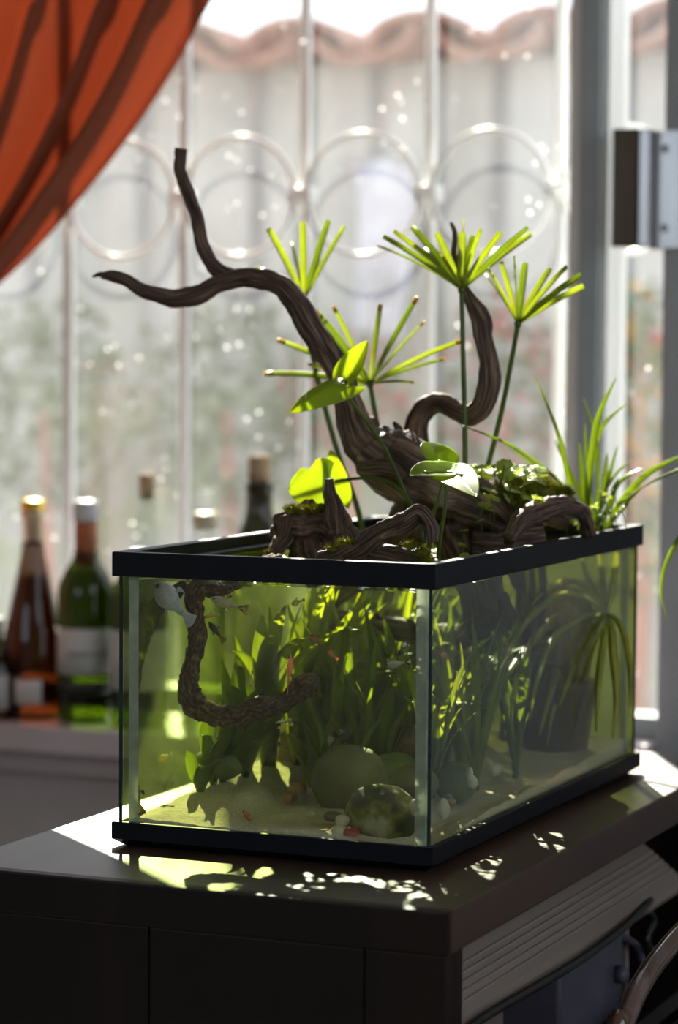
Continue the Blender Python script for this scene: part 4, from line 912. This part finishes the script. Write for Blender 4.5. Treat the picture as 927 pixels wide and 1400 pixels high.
# ---------------------------------------------------------------- submerged plants
def water_leaf(L_, bendf, wd, seed):
    N = 12; path = []; p = Vector((0, 0, 0)); a = R_(82)
    for i in range(N+1):
        path.append(p.copy()); a -= bendf/N*(.3+1.4*i/N)
        p = p+Vector((math.cos(a), .10*math.sin(i*.5+seed), math.sin(a)))*(L_/N)
    ws = [wd*(.45+.55*min(1, i/N*4))*(1 if i < N*.6 else max(.10, 1-((i-N*.6)/(N*.4))**1.8)) for i in range(N+1)]
    mb = MB().ribbon(path, ws, Vector((0, 1, 0)), .0004, .22)
    me = bpy.data.meshes.new('leaf'); me.from_pydata(mb.v, [], mb.f)
    for q in me.polygons: q.use_smooth = True
    return me
LM = {}
for mk in ('leaf_w1', 'leaf_w2', 'leaf_w3'):
    LM[mk] = []
    for i, (bf, wd) in enumerate(((.25, .055), (.6, .06), (1.0, .065), (1.5, .07), (2.0, .075), (.4, .045))):
        me = water_leaf(1.0, bf, wd*1.25, i+len(LM)); me.materials.append(M[mk]); LM[mk].append(me)
def water_plant(label, x, y, n, lmin, lmax, mk, wmul=1., group=None, bends=(0, 1, 2, 3, 4, 5), name='water_plant', lean=None):
    b = Vector((x, y, T+sandz(x, y)-.002)); t = thing(name, label, 'water plant', b, group)
    obj('crown', MB().blob(b+Vector((0, 0, .003)), .004, .004, .006, 2, .2, 1), M['stem_green'], t)
    for i in range(n):
        L_ = random.uniform(lmin, lmax); me = LM[mk][random.choice(bends)]
        az = 2*math.pi*i/n+random.uniform(-.5, .5) if lean is None else lean+random.uniform(-.5, .5)
        o = bpy.data.objects.new('leaf', me); col.objects.link(o); o.parent = t; o.location = (0, 0, .002)
        # keep the blade inside the tank and under the surface
        best = None
        for tr in range(40):
            if tr: az = random.uniform(0, 6.283) if lean is None else lean+random.uniform(-.6, .6); me = LM[mk][random.choice(bends if (tr < 12 or lean is not None) else (0, 5, 1))]
            if tr and tr % 9 == 0: L_ *= .93
            M3 = Matrix.Rotation(az, 3, 'Z'); bad = 0
            for vi in range(0, len(me.vertices), 4):
                q = M3 @ (me.vertices[vi].co*L_)+b
                if q.z > T+WZ-.004 or not (-W+.017 < q.x < -.017 and .017 < q.y < L-.017): bad = 1; break
            if not bad: break
        o.data = me
        o.rotation_euler = (0, 0, az); o.scale = (L_, L_*wmul*.16/max(L_, .05), L_)
    return t
gT = 'dense thicket of ribbon-leaved water plants'
rows = (('along the left pane', -.245), ('in the row next to the left pane row', -.2), ('in the middle row', -.152), ('in the row nearest the large olive stone', 0))
ordn = ('nearest the front', 'second from the front', 'third from the front', 'fourth from the front', 'fifth from the front', 'sixth from the front', 'seventh from the front', 'eighth from the front')
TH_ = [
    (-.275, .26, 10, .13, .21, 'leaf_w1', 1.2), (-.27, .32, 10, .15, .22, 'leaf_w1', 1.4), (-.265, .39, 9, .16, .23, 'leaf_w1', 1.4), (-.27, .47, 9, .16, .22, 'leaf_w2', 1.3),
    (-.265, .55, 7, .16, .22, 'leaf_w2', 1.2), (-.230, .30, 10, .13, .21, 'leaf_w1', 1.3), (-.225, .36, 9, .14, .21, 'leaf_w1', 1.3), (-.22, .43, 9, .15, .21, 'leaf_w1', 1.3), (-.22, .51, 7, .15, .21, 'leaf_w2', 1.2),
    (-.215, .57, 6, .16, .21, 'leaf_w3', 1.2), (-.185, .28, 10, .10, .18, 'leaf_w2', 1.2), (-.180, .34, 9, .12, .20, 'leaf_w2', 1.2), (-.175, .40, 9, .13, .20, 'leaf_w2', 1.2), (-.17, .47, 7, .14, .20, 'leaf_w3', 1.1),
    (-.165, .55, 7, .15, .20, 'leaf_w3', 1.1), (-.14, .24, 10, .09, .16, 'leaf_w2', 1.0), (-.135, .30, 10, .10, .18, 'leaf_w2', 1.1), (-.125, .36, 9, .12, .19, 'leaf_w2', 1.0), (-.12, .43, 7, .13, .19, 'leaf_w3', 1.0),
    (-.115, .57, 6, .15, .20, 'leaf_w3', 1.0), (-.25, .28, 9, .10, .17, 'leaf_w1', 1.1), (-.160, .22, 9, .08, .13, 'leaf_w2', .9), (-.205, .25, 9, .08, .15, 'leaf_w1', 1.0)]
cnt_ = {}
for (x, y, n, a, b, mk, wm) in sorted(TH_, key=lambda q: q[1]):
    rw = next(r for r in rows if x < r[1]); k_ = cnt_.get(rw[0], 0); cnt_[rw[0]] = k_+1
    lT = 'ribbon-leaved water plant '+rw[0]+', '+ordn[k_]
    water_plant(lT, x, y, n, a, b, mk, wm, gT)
water_plant('low dark grassy water plant at the left edge beside the dark fish', -.277, .17, 10, .06, .11, 'leaf_w2', 1.1)
water_plant('leafy water plant at the left pane below the golden root', -.270, .205, 10, .09, .15, 'leaf_w2', 1.2)
water_plant('small leafy water plant on the sand at the left pane', -.283, .135, 8, .04, .06, 'leaf_w2', 1.1)
water_plant('low leafy water plant at the left pane behind the small one', -.284, .165, 9, .05, .08, 'leaf_w2', 1.1)
water_plant('broad bright leaved water plant arching forward behind the hanging root', -.268, .262, 6, .16, .22, 'leaf_w1', 1.4, None, (2, 3), lean=-1.25)
water_plant('low spreading water plant beneath the hanging root', -.280, .235, 6, .07, .10, 'leaf_w2', 1.1, None, (2, 3), lean=-1.5)
water_plant('young bright green water plant in front of the dim boulder', -.205, .215, 12, .05, .10, 'leaf_w1', .9)
water_plant('grassy water plant rooted left of the large olive stone', -.175, .185, 10, .05, .09, 'leaf_w2', .9)
for (x, y, n, a, b, mk, lab) in [(-.085, .22, 12, .09, .17, 'leaf_w1', 'bright slender water plant directly behind the stone in the right pane'), (-.06, .27, 12, .10, .18, 'leaf_w1', 'bright slender water plant seen through the middle of the right pane'), (-.09, .31, 11, .11, .18, 'leaf_w1', 'bright tall water plant behind the slender ones at the right pane'), (-.045, .34, 10, .10, .17, 'leaf_w2', 'green water plant beside the drooping spider plant leaves')]:
    water_plant(lab, x, y, n, a, b, mk, .75, None, (0, 1, 5, 2))
# long floating leaf tips right under the surface are part of the tall plants

# ---------------------------------------------------------------- fish
def fish(label, head, tail, Y0_, Y1_, mb_, mt, fat=.23, name='guppy', fin=True, tl_=.32):
    """head/tail in the photograph's frame with the depth of each; body between"""
    h = PY(head[0], head[1], Y0_); t = PY(tail[0], tail[1], Y1_); ax = (t-h); L_ = ax.length; ax.normalize()
    side = ax.cross(up); side = side.normalized() if side.length > .2 else RT.copy(); vz = side.cross(ax).normalized()
    if vz.z < 0: vz = -vz
    c = h.lerp(t, .4); root = thing(name, label, 'fish', c)
    LB = L_*(1-tl_*.75); N = 10; K = 10; mb = MB(); vs_ = []
    prof = [.06, .42, .72, .92, 1.0, .96, .84, .66, .48, .36, .30]
    for i in range(N+1):
        s = i/N; p = h+ax*(s*LB); rh = prof[i]*fat*L_*.5
        for k in range(K):
            a = 2*math.pi*k/K; vs_.append(p+vz*(math.sin(a)*rh*(1.0 if math.sin(a) > 0 else 1.15))+side*(math.cos(a)*rh*.62))
    mb.add(vs_, [(i*K+k, i*K+(k+1) % K, (i+1)*K+(k+1) % K, (i+1)*K+k) for i in range(N) for k in range(K)]+[tuple(range(K-1, -1, -1)), tuple(range(N*K, N*K+K))])
    obj('body', mb, M[mb_], root)
    def fan(o, d, w, l, nm, mat, spread=.9):
        m_ = MB(); V = [o-d*l*.05+w*l*.10, o-d*l*.05-w*l*.10]
        for i in range(7):
            a = lerp(-spread, spread, i/6); V.append(o+d*(math.cos(a)*l)+w*(math.sin(a)*l)+side*(.03*l*math.sin(i*1.7)))
        m_.add(V, [(1, 2, 3, 0), (0, 3, 4), (0, 4, 5), (0, 5, 6), (0, 6, 7), (0, 7, 8)]); obj(nm, m_, M[mat], root, True, .0004)
    o = h+ax*LB; fan(o, ax, vz, L_*tl_*.9, 'tail_fin', mt, .55)
    if fin:
        fan(h+ax*(LB*.55)+vz*(fat*L_*.44), (ax*.6+vz).normalized(), ax, L_*.14, 'dorsal_fin', mt, .6)
        fan(h+ax*(LB*.62)-vz*(fat*L_*.44), (ax*.7-vz).normalized(), ax, L_*.10, 'anal_fin', mb_, .5)
    for s in (-1, 1): obj('eye', MB().blob(h+ax*(LB*.13)+vz*(fat*L_*.06)+side*(s*fat*L_*.17), .075*fat*L_*1.6, .075*fat*L_*1.6, .075*fat*L_*1.6, 1, 0, 2), M['eye'], root)
    return root
fish('pale white fish with spread fins just under the surface at the left', (212, 797), (262, 850), .05, .045, 'f_white', 'f_white', .42, 'white_fish')
fish('silvery guppy with a yellow and black tail beside the hanging root', (287, 817), (338, 834), .06, .075, 'f_silver', 'f_ybk', .26)
fish('tiny slim fish right of the hanging root', (277, 844), (300, 840), .07, .08, 'f_yellow', 'f_silver', .18, tl_=.25)
fish('small dim fish below the silvery guppy', (285, 850), (306, 876), .12, .13, 'f_dark', 'f_brown', .26)
fish('pink orange fish swimming head up above the root tip', (398, 894), (393, 947), .045, .040, 'f_orange', 'f_orange', .25)
fish('pale olive guppy with a yellow and black tail near the front corner', (526, 910), (560, 904), .06, .065, 'f_silver', 'f_ybk', .30)
fish('black and white spotted guppy above the olive guppy', (545, 896), (556, 880), .075, .08, 'f_dark', 'f_spot', .30, tl_=.6)
fish('small orange fish among the dark leaves in the middle', (447, 888), (462, 902), .16, .17, 'f_orange', 'f_orange', .34)
fish('brownish round bodied fish left of the small orange fish', (424, 868), (440, 884), .20, .21, 'f_brown', 'f_brown', .45)
fish('yellow and black guppy hovering over the sand', (283, 1042), (313, 1048), .17, .18, 'f_yellow', 'f_ybk', .30)
fish('pale tan fish nosing behind the yellow and black guppy', (275, 1045), (296, 1022), .21, .22, 'f_brown', 'f_silver', .24)
fish('yellow fish below the leaves at the left', (215, 1040), (235, 1030), .12, .13, 'f_yellow', 'f_silver', .40)
fish('dark slender fish upright against the left pane', (183, 1062), (193, 1112), .030, .036, 'f_dark', 'f_dark', .20)
fish('pink fish resting on the sand at the front', (332, 1108), (349, 1127), .055, .045, 'f_orange', 'f_silver', .26)
fish('tan fish in front of the dim boulder', (366, 1036), (382, 1016), .20, .21, 'f_brown', 'f_brown', .30)
fish('tiny silver fish left of the dark trunk base', (376, 988), (398, 984), .14, .15, 'f_silver', 'f_silver', .18)
fish('tiny yellow fish just below the tiny silver fish', (378, 996), (400, 990), .14, .15, 'f_yellow', 'f_yellow', .18)
fish('slim fish with a pale head over the large olive stone', (484, 1004), (450, 1012), .14, .15, 'f_dark', 'f_silver', .24)
fish('pale yellow fish near the surface above the dark trunk', (398, 826), (416, 820), .12, .13, 'f_yellow', 'f_silver', .42)
fish('small orange fish seen through the right pane near the corner', (600, 892), (618, 902), .10, .11, 'f_orange', 'f_brown', .36)
fish('tiny drop shaped pale fish above the lower root', (342, 940), (345, 918), .12, .125, 'f_silver', 'f_silver', .26)

# ================================================================== BOTTLES ON THE SILL
def bottle(label, x, Y, prof, gmat, wine=None, winez=.6, parts=(), scale=1.):
    c = PY(x, 990, Y); root = thing('wine_bottle', label, 'bottle', (c.x, Y, SILL))
    pr_ = [(r, SILL+.0006+z) for r, z in prof]
    obj('glass_body', MB().lathe(pr_, (c.x, Y, 0), 32), M[gmat], root)
    if wine:
        wp = [(max(.001, r-.003), SILL+.0006+max(z, .005)) for r, z in prof if z <= winez]; obj('wine', MB().lathe(wp, (c.x, Y, 0), 28), M[wine], root)
    for (nm, pf, m) in parts: obj(nm, MB().lathe([(r, SILL+.0006+z) for r, z in pf], (c.x, Y, 0), 28), M[m], root)
    return root, c
def wrapped(root, c, Y, name, r, ang0, ang1, za, zb, mat, parent=None):
    """a paper piece wrapped on a bottle; angle 0 faces the camera"""
    f0 = math.atan2(CAM.y-Y, CAM.x-c.x); mb = MB(); n = 20
    for z in (za, zb):
        for i in range(n+1):
            a = f0+R_(lerp(ang0, ang1, i/n)); mb.v += [Vector((c.x+r*math.cos(a), Y+r*math.sin(a), SILL+z)), Vector((c.x+(r+.0004)*math.cos(a), Y+(r+.0004)*math.sin(a), SILL+z))]
    k = 2*(n+1)
    for i in range(n):
        a, b = 2*i, 2*i+2; mb.f += [(a+1, b+1, k+b+1, k+a+1), (b, a, k+a, k+b), (a, b, b+1, a+1), (k+a+1, k+b+1, k+b, k+a)]
    mb.f += [(0, 1, k+1, k), (2*n+1, 2*n, k+2*n, k+2*n+1)]
    return obj(name, mb, M[mat], parent or root, True)
champ = [(.030, 0), (.040, .002), (.0425, .012), (.0425, .075), (.039, .12), (.031, .16), (.023, .195), (.0165, .225), (.0145, .25), (.0145, .282), (.016, .284), (.016, .292), (.0135, .294)]
bord = [(.031, 0), (.0375, .002), (.0385, .010), (.0385, .175), (.036, .19), (.028, .207), (.019, .220), (.0150, .236), (.0145, .285), (.0160, .288), (.016, .296), (.013, .298)]
Yb = 1.10
rt, c = bottle('wide amber sparkling wine bottle with a gold foil top, leftmost upright on the sill', 45, Yb, champ, 'bottle_brown', 'wine_brown', .21,
    [('foil', [(.0150, .236), (.0151, .276), (.0168, .278), (.0168, .284), (.0149, .2845)], 'foil_cream'), ('cap', [(.0172, .2850), (.0178, .287), (.0172, .298), (.012, .300)], 'gold')])
wrapped(rt, c, Yb, 'price_label', .0428, -34, 16, .024, .058, 'label')
rt, c = bottle('green wine bottle with a white capped orange neck and a white label', 117, Yb, bord, 'bottle_green', 'wine_green', .21,
    [('neck_capsule', [(.0156, .212), (.0158, .272)], 'capsule_orange'), ('cap', [(.0172, .2725), (.0178, .274), (.0178, .296), (.0165, .300), (.012, .301)], 'capsule_white')])
lb = wrapped(rt, c, Yb, 'label', .0387, -88, 70, .068, .130, 'label')
wrapped(rt, c, Yb, 'neck_band', .0388, -92, 92, .042, .058, 'black_band')
def lettering(txt, root, c, Y, r, size, z, parent, off=0):
    cu_ = bpy.data.curves.new('lettering', 'FONT'); cu_.body = txt; cu_.size = size; cu_.align_x = 'CENTER'
    to = bpy.data.objects.new('lettering', cu_); col.objects.link(to); dg = bpy.context.evaluated_depsgraph_get()
    me = bpy.data.meshes.new_from_object(to.evaluated_get(dg)); bpy.data.objects.remove(to)
    f0 = math.atan2(CAM.y-Y, CAM.x-c.x); mb = MB(); vv = []
    for v in me.vertices:
        a = f0+(v.co.x+off)/r; vv.append((c.x+r*math.cos(a), Y+r*math.sin(a), SILL+z+v.co.y))
    mb.add(vv, [list(p.vertices) for p in me.polygons]); bpy.data.meshes.remove(me)
    return obj('lettering', mb, M['ink'], parent, False, .0002)
lettering('RESERVADO', rt, c, Yb, .0394, .0100, .0925, lb, .004)
bottle('clear corked bottle on the sill between the green bottle and the tank rim', 200, 1.17, [(.028, 0), (.036, .002), (.037, .01), (.037, .17), (.033, .20), (.020, .235), (.0145, .26), (.0140, .296), (.0155, .298), (.0155, .308), (.011, .310)], 'bottle_clear', None, 0,
    [('cork', [(.0100, .300), (.0100, .3105), (.0115, .311), (.0115, .335), (.0105, .336)], 'cork')])
bottle('clear short bottle with a pale flat cap behind the left rim', 279, 1.18, [(.028, 0), (.034, .002), (.035, .01), (.035, .16), (.030, .19), (.020, .215), (.0150, .235), (.0145, .272), (.011, .274)], 'bottle_clear', 'wine_green', .2,
    [('cap', [(.0165, .262), (.0172, .264), (.0172, .282), (.0160, .284)], 'foil_cream')])
bottle('dark bottle with a tall cork stopper behind the tank rim', 353, 1.18, [(.030, 0), (.038, .002), (.039, .01), (.039, .20), (.035, .24), (.024, .27), (.0185, .29), (.0180, .315), (.0195, .317), (.0195, .326), (.014, .328)], 'bottle_dark', None, 0,
    [('cork', [(.0130, .312), (.0130, .3285), (.0150, .329), (.0150, .362), (.0140, .364)], 'cork')])
rt, c = bottle('dark bottle with a pale oval label cut off at the left edge', -12, 1.08, [(.030, 0), (.040, .002), (.042, .01), (.042, .07), (.038, .085), (.022, .098), (.016, .11), (.016, .13), (.012, .132)], 'bottle_dark', 'wine_brown', .09, [('cap', [(.0165, .118), (.0172, .12), (.0172, .135), (.015, .137)], 'black_band')])
wrapped(rt, c, 1.08, 'oval_label', .0423, -50, 62, .016, .064, 'label')
rt, c = bottle('green bottle with a white label half hidden by the tank corner', 190, 1.09, bord[:5]+[(.024, .205), (.015, .215), (.0145, .232), (.011, .234)], 'bottle_green', 'wine_green', .18, [('cap', [(.0160, .215), (.0166, .217), (.0166, .236), (.012, .238)], 'black_band')])
wrapped(rt, c, 1.09, 'label', .0387, -80, 80, .052, .132, 'label')
